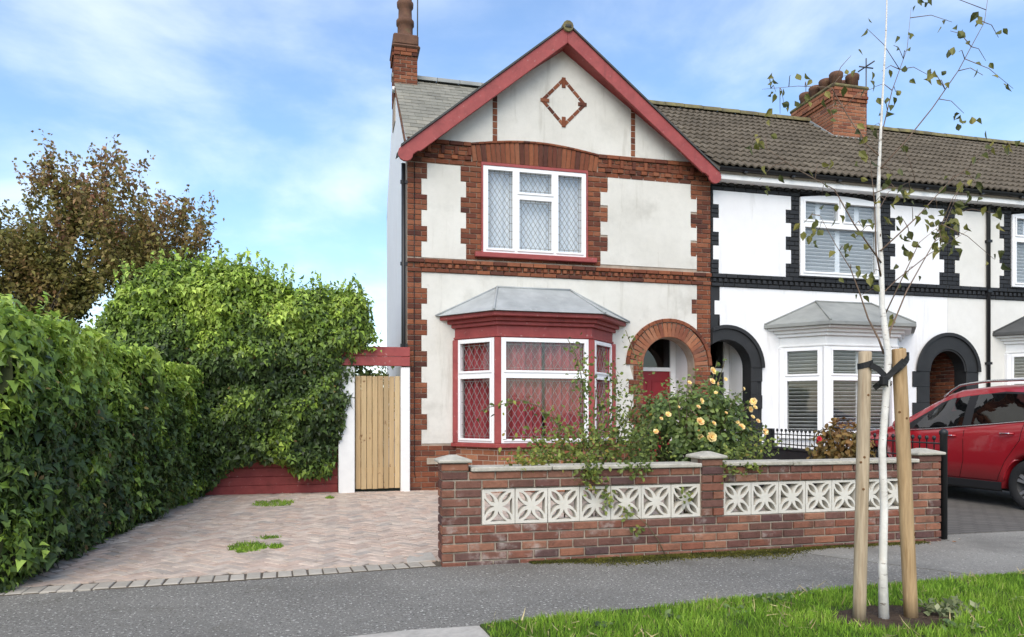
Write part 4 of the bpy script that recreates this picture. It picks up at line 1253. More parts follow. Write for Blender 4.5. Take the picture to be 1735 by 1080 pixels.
for k in range(2):
    z = .624 + k * CH
    course(wb, (0, WY), 0, z, CH, .81, 3.13, .81 + ((k + 1) % 2) * .1125, proud=.006, jit=.004, j=.014)
    course(wb, (0, WY), 0, z, CH, 3.135, 3.355, 3.135 + (0 if k % 2 else .11), proud=.02, jit=.004)
    course(wb, (0, WY), 0, z, CH, 3.36, 5.72, 3.36 + ((k + 1) % 2) * .1125, proud=.006, jit=.004, j=.014)
for (a, b) in ((.81, 1.04), (3.14, 3.35), (5.45, 5.72)): course(wb, (0, WY), 0, .771, .068, a, b, a, proud=.008)
for k in range(11):       # return ends
    z = .033 + k * CH if k < 4 else .330 + (k - 4) * CH
    course(wb, (.818, WY + .215), -PI / 2, z, CH, 0, .215, (k % 2) * .1075, proud=.006)
    course(wb, (5.712, WY), PI / 2, z, CH, 0, .215, (k % 2) * .1075, proud=.006)
place_bricks(wb, GW, BRICKG, limit=300, T=.09, c=.006)
# pierced blocks
def leaf_hole(ang, r0, r1, w, n=6):
    """lens shaped opening along a diagonal"""
    d = Vector((math.cos(ang), math.sin(ang))); nrm = Vector((-d.y, d.x))
    up = []; dn = []
    for k in range(n + 1):
        t = k / n; r_ = r0 + (r1 - r0) * t; ww = w * math.sin(PI * t) ** .8
        q = d * r_
        up.append(q + nrm * ww); dn.append(q - nrm * ww)
    return [tuple(p) for p in up[:1] + dn[1:-1] + up[-1:] + up[1:-1][::-1]]
def bow_hole(ang):
    """three sided opening with curved flanks, its base on the block's rim"""
    d = Vector((math.cos(ang), math.sin(ang))); nrm = Vector((-d.y, d.x))
    base = .120
    pts = [d * .035]
    for t in (.25, .5, .75, 1): pts.append(d * (.035 + (base - .035) * t) + nrm * (-.072 * t ** 1.7))
    for t in (1, .75, .5, .25): pts.append(d * (.035 + (base - .035) * t) + nrm * (.072 * t ** 1.7))
    return [tuple(p) for p in pts]
S_ = .141
holes_ = [leaf_hole(R(45 + 90 * k), .044, .158, .0215) for k in range(4)] + [bow_hole(R(90 * k)) for k in range(4)]
bm_ = MB().slab([(-S_, -S_), (S_, -S_), (S_, S_), (-S_, S_)], holes_, 0, .085)
bmesh_block = bm_.mesh('screen_block', BLOCK)
for (xa, n) in ((1.147, 7), (3.357, 7)):
    pit = (3.133 - 1.147) / 7 if xa < 2 else (5.338 - 3.357) / 7
    for i in range(n):
        o = bpy.data.objects.new('screen_block', bmesh_block)
        o.matrix_basis = Matrix.Translation((xa + (i + .5) * pit, WY + .012 + rng.uniform(-.003, .003), .4735)) @ Matrix.Rotation(rng.uniform(-.008, .008), 4, 'Y') @ Matrix.Diagonal((pit / .288, 1, 1.03, 1))
        link(o, GW)
x = 1.045
def coping(x0, x1):
    n = max(1, round((x1 - x0) / .61)); w = (x1 - x0) / n
    for i in range(n):
        dz = rng.uniform(-.003, .003)
        MB().box(x0 + i * w + .004, x0 + (i + 1) * w - .004, WY - .03, WY + .245, .770 + dz, .806 + dz).build('coping_stone', STONE, GW, bevel=.007)
coping(1.05, 3.135); coping(3.358, 5.445)
for (a, b) in ((.785, 1.06), (3.11, 3.38), (5.42, 5.745)):
    w = b - a; m = (a + b) / 2
    v = [(a, WY - .035, .842), (b, WY - .035, .842), (b, WY + .25, .842), (a, WY + .25, .842), (a, WY - .035, .866), (b, WY - .035, .866), (b, WY + .25, .866), (a, WY + .25, .866),
         (m - .03, WY + .085, .903), (m + .03, WY + .085, .903), (m + .03, WY + .13, .903), (m - .03, WY + .13, .903)]
    f = [[0, 3, 2, 1], [0, 1, 5, 4], [1, 2, 6, 5], [2, 3, 7, 6], [3, 0, 4, 7], [4, 5, 9, 8], [5, 6, 10, 9], [6, 7, 11, 10], [7, 4, 8, 11], [8, 9, 10, 11]]
    MB().add(v, f).build('pier_cap', STONE, GW, bevel=.006)

# ================================================================== SIDE GATE, SHED
SG = thing('side_gate', 'pale pine board gate between white posts beside the end house', 'gate', (.6, 11.3, 0))
nb = 8
w_ = (.945 - .255) / nb
for i in range(nb):
    xa = .255 + i * w_
    y = 11.30 + (0 if i % 2 else .012)
    MB().box(xa + .003, xa + w_ - .003, y, y + .02, .055 + rng.uniform(0, .01), 1.83 + rng.uniform(-.006, .004)).build('board', PINE, SG, bevel=.004)
for z in (.3, 1.5): MB().box(.26, .94, 11.334, 11.37, z, z + .09).build('ledge', PINE, SG)
MB().box(.95, 1.095, 11.22, 11.335, 0, 1.97).build('gate_post', WHITEP, SG, bevel=.008)
MB().box(.0, .245, 11.22, 11.345, 0, 1.97).build('gate_post', WHITEP, SG, bevel=.008)
for i, z in enumerate((1.985, 2.135)): MB().box(-.45, 1.092, 11.195 - i * .004, 11.245, z, z + .146).build('lintel_board', RED, SG, bevel=.005)

SH = thing('timber_shed', 'red painted boarded shed almost buried in ivy at the drive end', 'shed', (-1.2, 11.45, 0))
MB().box(-2.35, -.02, 11.44, 13.6, .0, 2.55).build('shed_wall', RED, SH)
v = [(-2.45, 11.30, 2.56), (.05, 11.30, 2.56), (.05, 13.7, 2.95), (-2.45, 13.7, 2.95)]
MB().add(v + [(p[0], p[1], p[2] + .05) for p in v], [[3, 2, 1, 0], [4, 5, 6, 7], [0, 1, 5, 4], [1, 2, 6, 5], [2, 3, 7, 6], [3, 0, 4, 7]]).build('shed_roof', FELT2, SH)
for k in range(19):
    z = .01 + k * .134
    M = Matrix.Translation((0, 11.436, z)) @ Matrix.Rotation(R(4), 4, 'X')
    MB().box(-2.35, -.01, -.018, 0, 0, .131, M).build('board', RED, SH, bevel=.005)

# ================================================================== IVY, HEDGE, TREES
IVP = [(-3.35, 0), (-3.45, 2.3), (-3.05, 3.02), (-2.6, 3.34), (-2.05, 3.46), (-1.31, 3.40), (-.70, 3.14), (.0, 3.10), (.30, 3.12), (.50, 2.88), (.56, 2.4), (.28, 2.18), (.17, 1.34), (-.02, .62),
       (-.14, .23), (-.64, .29), (-.89, .50), (-1.48, .45), (-1.93, .04)]
def in_poly(x, z, P):
    c = False; n = len(P)
    for i in range(n):
        (x1, z1), (x2, z2) = P[i], P[(i + 1) % n]
        if (z1 > z) != (z2 > z) and x < (x2 - x1) * (z - z1) / (z2 - z1) + x1: c = not c
    return c
def edge_d(x, z, P):
    d = 9; n = len(P)
    for i in range(n):
        a, b = Vector(P[i]), Vector(P[(i + 1) % n]); ab = b - a
        t = max(0, min(1, (Vector((x, z)) - a).dot(ab) / ab.length_squared)); d = min(d, (a + ab * t - Vector((x, z))).length)
    return d
def ivy_t(x, z):
    d = edge_d(x, z, IVP)
    return .05 + .30 * math.sqrt(min(d, .5) / .5) + .26 * mnoise.noise(Vector((x * 1.6, 3.1, z * 1.6))) * min(1, d * 3) + .12 * max(0, z - 2.2) + .15 * mnoise.noise(Vector((x * 4.5, 1, z * 4.5)))
iv = thing('ivy', 'dense green ivy heaped over the shed at the back of the drive', 'ivy', (-1.5, 11.3, 0))
P = []; N = []; A = []
while len(P) < 30000:
    x, z = rng.uniform(-3.5, .6), rng.uniform(0, 3.5)
    if not in_poly(x, z, IVP): continue
    t = ivy_t(x, z); e = .06
    gx = (ivy_t(x + e, z) - t) / e; gz = (ivy_t(x, z + e) - t) / e
    P.append((x, 11.38 - t - rng.uniform(-.03, .10), z)); N.append((-gx * .7, -1, -gz * .7 + .35))
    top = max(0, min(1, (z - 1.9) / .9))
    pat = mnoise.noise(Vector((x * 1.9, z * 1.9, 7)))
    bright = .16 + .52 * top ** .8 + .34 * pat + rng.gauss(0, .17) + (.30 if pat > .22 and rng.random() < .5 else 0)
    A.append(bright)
def top_z(x):
    zs_ = [(q[0], q[1]) for q in IVP[1:10]]
    for i in range(len(zs_) - 1):
        if zs_[i][0] <= x <= zs_[i + 1][0]:
            t = (x - zs_[i][0]) / (zs_[i + 1][0] - zs_[i][0]); return zs_[i][1] + (zs_[i + 1][1] - zs_[i][1]) * t
    return 2.4
for _ in range(5200):
    x, y = rng.uniform(-3.4, .45), 11.0 + 1.9 * rng.random() ** 1.3
    z = top_z(x) - .10 * (y - 11) ** 2 + .26 * mnoise.noise(Vector((x * 2.2, y * 2.2, 2))) + .12 * mnoise.noise(Vector((x * 6, y * 6, 2))) + rng.uniform(-.12, .05)
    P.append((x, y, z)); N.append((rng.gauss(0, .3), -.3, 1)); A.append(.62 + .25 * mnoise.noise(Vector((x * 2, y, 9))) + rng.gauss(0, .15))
# loose shoots above the outline
for _ in range(120):
    x = rng.uniform(-3.2, .55); z0 = top_z(x) - .05; y = rng.uniform(11.0, 11.6); L = rng.uniform(.08, .42); dxs = rng.uniform(-.12, .16)
    for k in range(int(L / .028)):
        t = k * .028
        P.append((x + dxs * t / L + rng.gauss(0, .015), y + rng.gauss(0, .02), z0 + t)); N.append((rng.gauss(0, .5), -.7, .6)); A.append(.7 + rng.gauss(0, .15))
for _ in range(10):         # trails over the gate lintel and posts
    x0_, z0_ = rng.uniform(.0, .5), rng.uniform(2.1, 2.6)
    for k in range(12):
        P.append((x0_ + k * .022 * rng.uniform(.5, 1.2), 11.12 + rng.gauss(0, .02), z0_ + .02 * math.sin(k) + rng.gauss(0, .02))); N.append((rng.gauss(0, .4), -1, .4)); A.append(.55 + rng.gauss(0, .15))
P = np.array(P); N = unit(np.array(N)) + rv(len(P), .55)
tip = np.tile([0, -.15, -1.], (len(P), 1)) + rv(len(P), .45)
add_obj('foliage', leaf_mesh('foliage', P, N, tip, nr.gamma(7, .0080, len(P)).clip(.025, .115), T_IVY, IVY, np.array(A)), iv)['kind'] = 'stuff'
# inner mass
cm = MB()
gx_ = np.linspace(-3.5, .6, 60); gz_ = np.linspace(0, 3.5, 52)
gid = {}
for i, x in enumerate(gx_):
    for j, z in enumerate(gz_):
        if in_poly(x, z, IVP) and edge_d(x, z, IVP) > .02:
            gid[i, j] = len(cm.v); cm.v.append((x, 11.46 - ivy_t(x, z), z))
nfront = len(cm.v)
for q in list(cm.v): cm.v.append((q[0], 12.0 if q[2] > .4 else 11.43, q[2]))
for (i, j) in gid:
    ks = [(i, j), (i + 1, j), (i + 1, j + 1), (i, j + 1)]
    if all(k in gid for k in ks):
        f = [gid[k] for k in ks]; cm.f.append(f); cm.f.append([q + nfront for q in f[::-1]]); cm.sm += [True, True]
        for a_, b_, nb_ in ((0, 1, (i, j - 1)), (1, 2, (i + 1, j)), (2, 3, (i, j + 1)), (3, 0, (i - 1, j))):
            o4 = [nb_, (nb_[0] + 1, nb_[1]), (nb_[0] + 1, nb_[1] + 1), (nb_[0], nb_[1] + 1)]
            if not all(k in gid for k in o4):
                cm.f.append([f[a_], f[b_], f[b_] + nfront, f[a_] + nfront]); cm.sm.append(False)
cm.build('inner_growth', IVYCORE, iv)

# hedge along the left of the drive
hg = thing('hedge', 'long ivy-clad boundary hedge at the left of the brick drive', 'hedge', (-2.9, 8.4, 0))
def hx(y, z): return -2.30 + .05 * (y - 5.7) + .20 * mnoise.noise(Vector((y * 1.1, z * 1.1, 5))) + .13 * mnoise.noise(Vector((y * 4.2, z * 4.2, 2))) - .10 * max(0, z - 1.3) + (.10 if z > .2 else .10 * z / .2)
def hz(y): return 2.02 + .10 * mnoise.noise(Vector((y * 1.3, 0, 0))) - .035 * max(0, y - 7)
P = []; N = []; A = []
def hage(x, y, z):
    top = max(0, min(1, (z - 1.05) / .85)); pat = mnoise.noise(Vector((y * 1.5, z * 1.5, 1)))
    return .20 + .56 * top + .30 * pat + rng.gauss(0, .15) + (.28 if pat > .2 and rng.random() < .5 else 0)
for _ in range(30000):
    y = rng.uniform(5.55, 11.4); z = hz(y) * rng.random() ** .9
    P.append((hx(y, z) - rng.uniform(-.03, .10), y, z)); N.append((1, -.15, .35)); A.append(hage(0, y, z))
for _ in range(6000):
    y = rng.uniform(5.5, 11.4); x = rng.uniform(-3.9, -2.2)
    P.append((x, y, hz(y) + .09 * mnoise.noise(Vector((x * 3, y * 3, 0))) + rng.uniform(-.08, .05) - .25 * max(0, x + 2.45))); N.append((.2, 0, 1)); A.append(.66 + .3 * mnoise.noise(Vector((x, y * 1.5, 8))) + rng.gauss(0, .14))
for _ in range(4000):
    x = rng.uniform(-4.0, -2.25); z = rng.uniform(0, 2.0)
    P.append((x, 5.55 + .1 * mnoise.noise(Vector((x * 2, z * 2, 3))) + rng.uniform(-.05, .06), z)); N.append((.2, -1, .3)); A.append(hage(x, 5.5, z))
for _ in range(90):
    y = rng.uniform(5.6, 10.5); x = rng.uniform(-3.2, -2.3); L = rng.uniform(.06, .26); dd = rng.uniform(-.1, .1)
    for k in range(int(L / .026)):
        P.append((x + dd * k * .03, y + rng.gauss(0, .015), hz(y) + k * .026)); N.append((rng.gauss(.3, .5), -.5, .7)); A.append(.78 + rng.gauss(0, .12))
P = np.array(P); N = unit(np.array(N)) + rv(len(P), .55)
tip = np.tile([.15, 0, -1.], (len(P), 1)) + rv(len(P), .5)
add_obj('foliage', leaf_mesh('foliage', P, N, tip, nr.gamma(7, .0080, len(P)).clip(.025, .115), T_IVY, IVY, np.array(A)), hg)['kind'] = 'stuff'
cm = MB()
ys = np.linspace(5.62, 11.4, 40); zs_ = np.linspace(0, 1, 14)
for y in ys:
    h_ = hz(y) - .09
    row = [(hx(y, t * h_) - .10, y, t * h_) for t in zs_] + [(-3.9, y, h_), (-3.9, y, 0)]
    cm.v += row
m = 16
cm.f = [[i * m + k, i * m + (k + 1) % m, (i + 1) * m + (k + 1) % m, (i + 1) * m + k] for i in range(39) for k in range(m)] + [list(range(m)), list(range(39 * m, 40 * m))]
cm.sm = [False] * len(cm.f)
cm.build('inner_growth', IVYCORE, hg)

# small trees behind
def grow(mb, p, d, L, r_, depth, tips, spread, up):
    n = 5; pts = [p.copy()]; rad = [r_]
    q = p.copy(); dd = d.copy()
    for k in range(n):
        dd = (dd + Vector((rng.gauss(0, .10), rng.gauss(0, .10), up * .08))).normalized()
        q = q + dd * (L / n); pts.append(q.copy()); rad.append(r_ * (1 - .55 * (k + 1) / n))
        if depth <= 2 or (depth == 3 and k > 2): tips.append((q.copy(), dd.copy(), depth))
    mb.tube(pts, rad, 6 if depth > 1 else 4, cap=False)
    if depth == 0: return
    nc = rng.choice((3, 4)) if depth > 1 else 4
    for k in range(nc):
        t = rng.uniform(.35, 1.0); i = min(n, max(1, int(t * n)))
        a = rng.uniform(0, 2 * PI)
        side = Vector((math.cos(a), math.sin(a) * .8, rng.uniform(.0, .5)))
        nd = (dd * 1.0 + side * spread).normalized()
        grow(mb, pts[i], nd, L * rng.uniform(.62, .82), rad[i] * .68, depth - 1, tips, spread, up)
def small_tree(label, base, L, seed, leaves, stems, group, fx, fz, drop):
    rng.seed(seed)
    t = thing('plum_tree', label, 'tree', base, group)
    mb = MB(); tips = []
    for (dxs, dys, k) in stems: grow(mb, Vector(base) + Vector((dxs * .2, dys * .2, 0)), Vector((dxs, dys, 1)).normalized(), L * k, .085, 4, tips, .62, 1.0)
    # fit the grown framework to the tree's measured spread and height
    xs_ = sorted(q.x for q, _, _ in tips); xa, xb = xs_[int(.01 * len(xs_))], xs_[int(.99 * len(xs_))]; zm_ = max(q.z for q, _, _ in tips)
    def fit(p):
        k = min(1, p[2] / 2.5)
        x = p[0] * (1 - k) + k * (fx[0] + (p[0] - xa) / (xb - xa) * (fx[1] - fx[0]))
        return (x, p[1], p[2] * fz / zm_ * (1 - .30 * max(0, (x - drop[0]) / drop[1])))
    mb.v = [fit(p) for p in mb.v]
    tips = [(Vector(fit(q)), dd, k) for q, dd, k in tips]
    mb.build('trunk', BARKD, t)
    P = []; A = []
    zmax = max(q.z for q, _, _ in tips)
    for _ in range(leaves):
        q, dd, dp_ = tips[int(rng.random() * len(tips))]
        s_ = .035 + .05 * rng.random()
        w = q + dd * rng.uniform(-.1, .12) + Vector((rng.gauss(0, s_), rng.gauss(0, s_), rng.gauss(0, s_)))
        P.append(w); hgt = (w.z - 2.5) / (zmax - 2.5)
        A.append(.05 + .55 * max(0, hgt) + .45 * mnoise.noise(w * 1.3) + rng.gauss(0, .13))
    sh = MB()       # upright shoots standing out of the top
    tops = sorted(tips, key=lambda q: -(q[0].z + .55 * abs(q[0].x - base[0])))[:600]
    for _ in range(70):
        q = tops[int(rng.random() * len(tops))][0]; L_ = rng.uniform(.25, .65); lean_ = Vector((rng.gauss(.08, .2), rng.gauss(0, .15), 1)).normalized()
        sh.tube([q, q + lean_ * L_ * .5, q + lean_ * L_], [.010, .007, .003], 4, cap=False)
        for k in range(int(L_ * 55)):
            w = q + lean_ * rng.uniform(0, L_) + Vector((rng.gauss(0, .045), rng.gauss(0, .045), rng.gauss(0, .03))); P.append(w); A.append(.62 + rng.gauss(0, .22))
    sh.build('shoots', BARKD, t)
    P = np.array([tuple(q) for q in P]); n = len(P)
    add_obj('crown', leaf_mesh('crown', P, rv(n) + np.array([0, -.3, .5]), rv(n) + np.array([0, 0, -.4]), nr.uniform(.06, .13, n), T_SIMPLE, PLUM, np.array(A)), t)['kind'] = 'stuff'
small_tree('russet leaved tree with dark stems behind the ivy-covered shed', (-3.6, 16.8, 0), 3.7, 5, 27000, ((-.18, 0, 1.), (.14, .05, 1.05), (.42, -.1, .84), (-.02, .2, .95)), 'trees behind the hedge', (-5.0, -1.1), 6.35, (-2.7, 2.2))
small_tree('sparser olive and russet tree at the far left behind the hedge', (-6.6, 16.4, 0), 2.1, 9, 33000, ((-.2, 0, 1.), (.22, .05, 1.0), (.02, .2, .98)), 'trees behind the hedge', (-8.3, -4.3), 7.0, (0, 1))
rng.seed(77)

# ================================================================== PLANTS IN THE FRONT GARDEN
def at(px, py, y):
    """point at depth y of the garden that a measured direction meets"""
    ca, sa = math.cos(math.atan(.245)), math.sin(math.atan(.245))
    a, b = (px - 867.5) / 1200, (700 - py) / 1200
    X, Y = a * ca + sa, -a * sa + ca
    return Vector((X * y / Y, y, 1.25 + b * y / Y))
def bloom_mesh(m, k):
    v = []; f = []
    for ring_, (n, r0, tl, h0) in enumerate(((6, 1.0, .35, 0), (5, .75, .75, .12), (4, .45, 1.15, .22))):
        for i in range(n):
            a = 2 * PI * (i + .5 * ring_ + .13 * k) / n
            d = Vector((math.cos(a), math.sin(a), 0)); s_ = Vector((-d.y, d.x, 0))
            b = len(v); c_ = d * (r0 * .12) + Vector((0, 0, h0)); tpt = d * (r0 * math.cos(tl)) + Vector((0, 0, h0 + r0 * math.sin(tl)))
            md = c_.lerp(tpt, .6)
            v += [tuple(c_), tuple(md + s_ * r0 * .52 + Vector((0, 0, .06))), tuple(tpt + s_ * r0 * .22), tuple(tpt - s_ * r0 * .22), tuple(md - s_ * r0 * .52 + Vector((0, 0, .06)))]
            f.append([b, b + 1, b + 2, b + 3, b + 4])
    me = bpy.data.meshes.new('bloom'); me.from_pydata(v, [], f); me.materials.append(m); me.update()
    return me
BLM = [bloom_mesh(PETAL, k) for k in range(3)]
def blooms(parent, spots, meshes):
    for i, (p, r_) in enumerate(spots):
        o = bpy.data.objects.new('rose_bloom', meshes[i % len(meshes)])
        o.matrix_basis = Matrix.Translation(p) @ Vector((rng.gauss(0, .5), -1, rng.uniform(.0, .9))).to_track_quat('Z', 'Y').to_matrix().to_4x4() @ Matrix.Scale(r_ * .82, 4)
        link(o, parent)
def bush(t, c, rad, n, size, m, agef, stems, zlow=.1, shell=.55, tmpl=T_OVAL):
    P = []; A = []; N = []
    while len(P) < n:
        d = Vector((rng.gauss(0, 1), rng.gauss(0, 1), rng.gauss(0, 1))).normalized()
        lump = 1 + .28 * mnoise.noise(d * 2.3 + Vector(c))
        rr = lump * (shell + (1 - shell) * rng.random()) if rng.random() < .8 else lump * rng.random()
        p = Vector((c[0] + d.x * rad[0] * rr, c[1] + d.y * rad[1] * rr, c[2] + d.z * rad[2] * rr))
        if p.z < zlow: continue
        if mnoise.noise(p * 4.2) < -.28: continue
        P.append(tuple(p)); N.append((d.x, d.y - .3, d.z + .5)); A.append(agef(p, d) + rng.gauss(0, .14))
    P = np.array(P); N = unit(np.array(N)) + rv(len(P), .5)
    add_obj('foliage', leaf_mesh('foliage', P, N, rv(len(P), .8) + np.array([0, 0, -.5]), nr.uniform(size * .7, size * 1.3, len(P)), tmpl, m, np.array(A)), t)['kind'] = 'stuff'
    mb = MB()
    for k in range(stems):
        a = rng.uniform(0, 2 * PI); e = Vector((c[0] + math.cos(a) * rad[0] * .8, c[1] + math.sin(a) * rad[1] * .8, c[2] + rng.uniform(-.1, .8) * rad[2]))
        b = Vector((c[0] + rng.gauss(0, .07), c[1] + rng.gauss(0, .05), 0))
        mid = b.lerp(e, .5) + Vector((0, 0, .15))
        mb.tube([b, mid, e], [.011, .008, .004], 5)
    mb.build('stems', STEM, t)
rb = thing('rose_bush', 'large rose bush with yellow blooms behind the middle pier of the wall', 'rose bush', (3.63, 6.8, 0))
bush(rb, (3.62, 6.82, 1.02), (.72, .50, .60), 5600, .060, ROSEL, lambda p, d: .30 + .22 * d.z + .25 * mnoise.noise(p * 3), 16)
sp_ = [(1207, 629, .052), (1206, 647, .045), (1215, 651, .036), (1229, 643, .028), (1188, 680, .042), (1183, 690, .030), (1213, 666, .026), (1132, 703, .040), (1120, 710, .026), (1111, 732, .036), (1186, 715, .056), (1209, 718, .036),
       (1184, 732, .036), (1187, 742, .044), (1205, 741, .068), (1271, 694, .042), (1277, 681, .050), (1279, 691, .034), (1256, 724, .048), (1284, 714, .032), (1296, 732, .046), (1168, 649, .030), (1260, 659, .024), (1275, 707, .032), (1250, 716, .028), (1230, 700, .022), (1150, 690, .02)]
blooms(rb, [(at(a, b, 6.36 + rng.uniform(-.06, .10)), r_) for a, b, r_ in sp_], BLM)
# thin outer shoots of the rose bush
mb = MB(); P = []; A = []
for (a, b) in ((1270, 690), (1278, 680), (1296, 730), (1285, 712), (1310, 755), (1215, 612), (1230, 605), (1260, 660), (1165, 640), (1180, 625)):
    e = at(a, b, 6.45); s0 = Vector((3.62 + (e.x - 3.62) * .55, 6.7, .9)); mid = s0.lerp(e, .55) + Vector((0, 0, .10))
    mb.tube([s0, mid, e], [.006, .005, .003], 5)
    for k in range(16):
        t = rng.uniform(.3, 1); q = (s0.lerp(mid, t * 2) if t < .5 else mid.lerp(e, t * 2 - 1)); P.append(tuple(q + Vector((rng.gauss(0, .03), rng.gauss(0, .03), rng.gauss(0, .03))))); A.append(.5 + rng.gauss(0, .15))
mb.build('outer_shoots', STEM, rb)
P = np.array(P)
add_obj('outer_leaves', leaf_mesh('outer_leaves', P, rv(len(P)) + np.array([0, -.6, .5]), rv(len(P)) + np.array([0, 0, -.4]), nr.uniform(.035, .06, len(P)), T_OVAL, ROSEL, np.array(A)), rb)['kind'] = 'stuff'

st = thing('climbing_rose', 'straggly thin rose shoots in front of the red bay window', 'rose', (2.2, 6.3, 0))
stems_ = [([(985, 790), (990, 700), (988, 650), (975, 600), (962, 575)], 6.3), ([(1010, 790), (1035, 700), (1045, 640), (1020, 600)], 6.4), ([(960, 790), (945, 720), (915, 690), (885, 678), (830, 690), (812, 698)], 6.2),
          ([(1000, 790), (1045, 730), (1075, 690), (1090, 640), (1060, 560)], 6.5), ([(930, 790), (915, 740), (900, 760)], 6.2), ([(1030, 790), (1060, 720), (1078, 660), (1060, 655)], 6.35), ([(1050, 790), (1090, 740), (1110, 700)], 6.45),
          ([(980, 790), (960, 740), (935, 700)], 6.3), ([(990, 780), (1005, 720), (1010, 660)], 6.25)]
mb = MB(); P = []; A = []
for k, (pth, yy) in enumerate(stems_):
    pts = [at(a, b, yy + .02 * i) for i, (a, b) in enumerate(pth)]
    pts.insert(0, Vector((pts[0].x + rng.uniform(-.1, .1), yy, 0)))
    mb.tube(pts, [.008] + [.006 - .0035 * i / len(pts) for i in range(len(pts) - 1)], 5)
    for i in range(1, len(pts) - 1):
        L = (pts[i + 1] - pts[i]).length
        for _ in range(int(L * (95 if k not in (2, 3) else 60))):
            q = pts[i].lerp(pts[i + 1], rng.random()); P.append(tuple(q + Vector((rng.gauss(0, .045), rng.gauss(0, .05), rng.gauss(0, .035))))); A.append(.42 + rng.gauss(0, .2))
for (a, b, sx_, sy_, n, yy, ag) in ((960, 760, 42, 20, 620, 6.25, .58), (1010, 745, 30, 28, 330, 6.25, .42), (1060, 755, 28, 26, 460, 6.35, .35), (925, 772, 26, 10, 240, 6.1, .62), (1000, 795, 10, 16, 120, 5.70, .5), (1003, 812, 8, 12, 60, 5.66, .5),
                                (1080, 790, 14, 9, 110, 5.72, .3), (895, 782, 16, 4, 90, 5.8, .75), (990, 640, 9, 30, 120, 6.3, .35), (1045, 690, 14, 28, 150, 6.4, .35), (1100, 770, 20, 16, 200, 6.35, .35),
                                (1280, 758, 22, 14, 220, 6.2, .45), (1240, 795, 9, 8, 45, 5.68, .45), (1272, 792, 8, 4, 30, 5.69, .6), (1245, 770, 18, 10, 160, 6.1, .4)):
    for _ in range(n):
        q = at(a + rng.gauss(0, sx_), b + rng.gauss(0, sy_), yy + (rng.gauss(0, .12) if yy > 6 else rng.gauss(0, .015)))
        if q.z < .80 and q.y > 5.68 and q.y < 6.0: q.y = 5.66
        P.append(tuple(q)); A.append(ag + rng.gauss(0, .18))
mb.build('stems', STEM, st)
P = np.array(P)
add_obj('foliage', leaf_mesh('foliage', P, rv(len(P)) + np.array([0, -.6, .6]), rv(len(P)) + np.array([0, 0, -.3]), nr.uniform(.026, .055, len(P)), T_OVAL, SPRIGL, np.array(A)), st)['kind'] = 'stuff'
# sprig hanging on the face of the wall
sg_ = thing('wall_sprig', 'thin sprig growing up the face of the garden wall from the pavement', 'plant', (2.6, 5.69, 0))
pts = [at(a, b, y) for a, b, y in ((1128, 938, 5.68), (1115, 915, 5.69), (1095, 888, 5.69), (1075, 872, 5.69), (1060, 868, 5.68))]
pts[0].z = 0
MB().tube(pts, [.005, .004, .004, .003, .002], 5).build('stem', STEM, sg_)
P = []; A = []
for (a, b, n, s_) in ((1062, 872, 14, 5), (1078, 902, 8, 5), (1084, 897, 6, 4), (1070, 868, 6, 4), (1032, 845, 22, 6), (1026, 832, 6, 4), (1030, 858, 8, 5), (1165, 838, 10, 6), (1158, 845, 8, 5)):
    for _ in range(n):
        q = at(a + rng.gauss(0, s_), b + rng.gauss(0, s_), 5.685); P.append(tuple(q)); A.append(.55 + rng.gauss(0, .2))
P = np.array(P)
add_obj('foliage', leaf_mesh('foliage', P, rv(len(P), .5) + np.array([0, -1, .4]), rv(len(P)) + np.array([0, 0, -.3]), nr.uniform(.03, .05, len(P)), T_OVAL, SPRIGL, np.array(A)), sg_)['kind'] = 'stuff'

rs = thing('shrub', 'russet leaved shrub behind the wall between the stakes and railings', 'shrub', (5.75, 7.2, 0))
bush(rs, (5.62, 7.0, .78), (.36, .30, .42), 1500, .065, RUSSET, lambda p, d: .42 + .25 * d.z + .3 * mnoise.noise(p * 4), 9)
blooms(rs, [(at(1388, 744, 6.6), .036), (at(1384, 748, 6.62), .026)], [bloom_mesh(PETALR, 0)])

# ================================================================== BOUNDARY RAILING
RL = thing('railing', 'black boundary railing with ball finials on a low black wall', 'railing', (6.1, 8.5, 0))
def rx(y): return 5.86 + (y - 5.86) * .11 if y < 9 else 6.205
pw = MB()
pw.prism([(rx(7.3), 7.3), (rx(9), 9), (6.205, 11.3), (6.305, 11.3), (rx(9) + .1, 9), (rx(7.3) + .1, 7.3)], 0, .72)
pw.build('dwarf_wall', BLACKW, RL, bevel=.01)
MB().prism([(rx(7.3) - .015, 7.28), (rx(9) - .015, 9), (6.19, 11.3), (6.32, 11.3), (rx(9) + .115, 9), (rx(7.3) + .115, 7.28)], .721, .755).build('dwarf_wall_coping', BLACKW, RL, bevel=.006)
for z in (.80, .94): MB().tube([(rx(5.9) + .05, 5.9, z), (rx(9) + .05, 9, z), (6.255, 11.25, z)], .009, 6).build('rail', STEEL, RL)
bar = MB().lathe([(.006, 0), (.006, .24), (.016, .25), (.019, .265), (.014, .282), (.003, .288)], (0, 0, 0), 8).mesh('baluster', STEEL)
barL = MB().lathe([(.006, 0), (.006, .92), (.016, .93), (.019, .945), (.014, .962), (.003, .968)], (0, 0, 0), 8).mesh('baluster', STEEL)
y = 6.02
while y < 11.2:
    o = bpy.data.objects.new('baluster', bar if y > 7.35 else barL); o.matrix_basis = Matrix.Translation((rx(y) + .05, y, .735 if y > 7.35 else .05)); link(o, RL); y += .105
MB().lathe([(.034, 0), (.034, 1.03), (.040, 1.035), (.040, 1.07), (.020, 1.09), (.0, 1.095)], (5.825, 5.80, 0), 14).build('end_post', STEEL, RL)
MB().box(6.195, 6.30, 9.3, 9.38, .756, 1.02).build('mid_post', STEEL, RL)

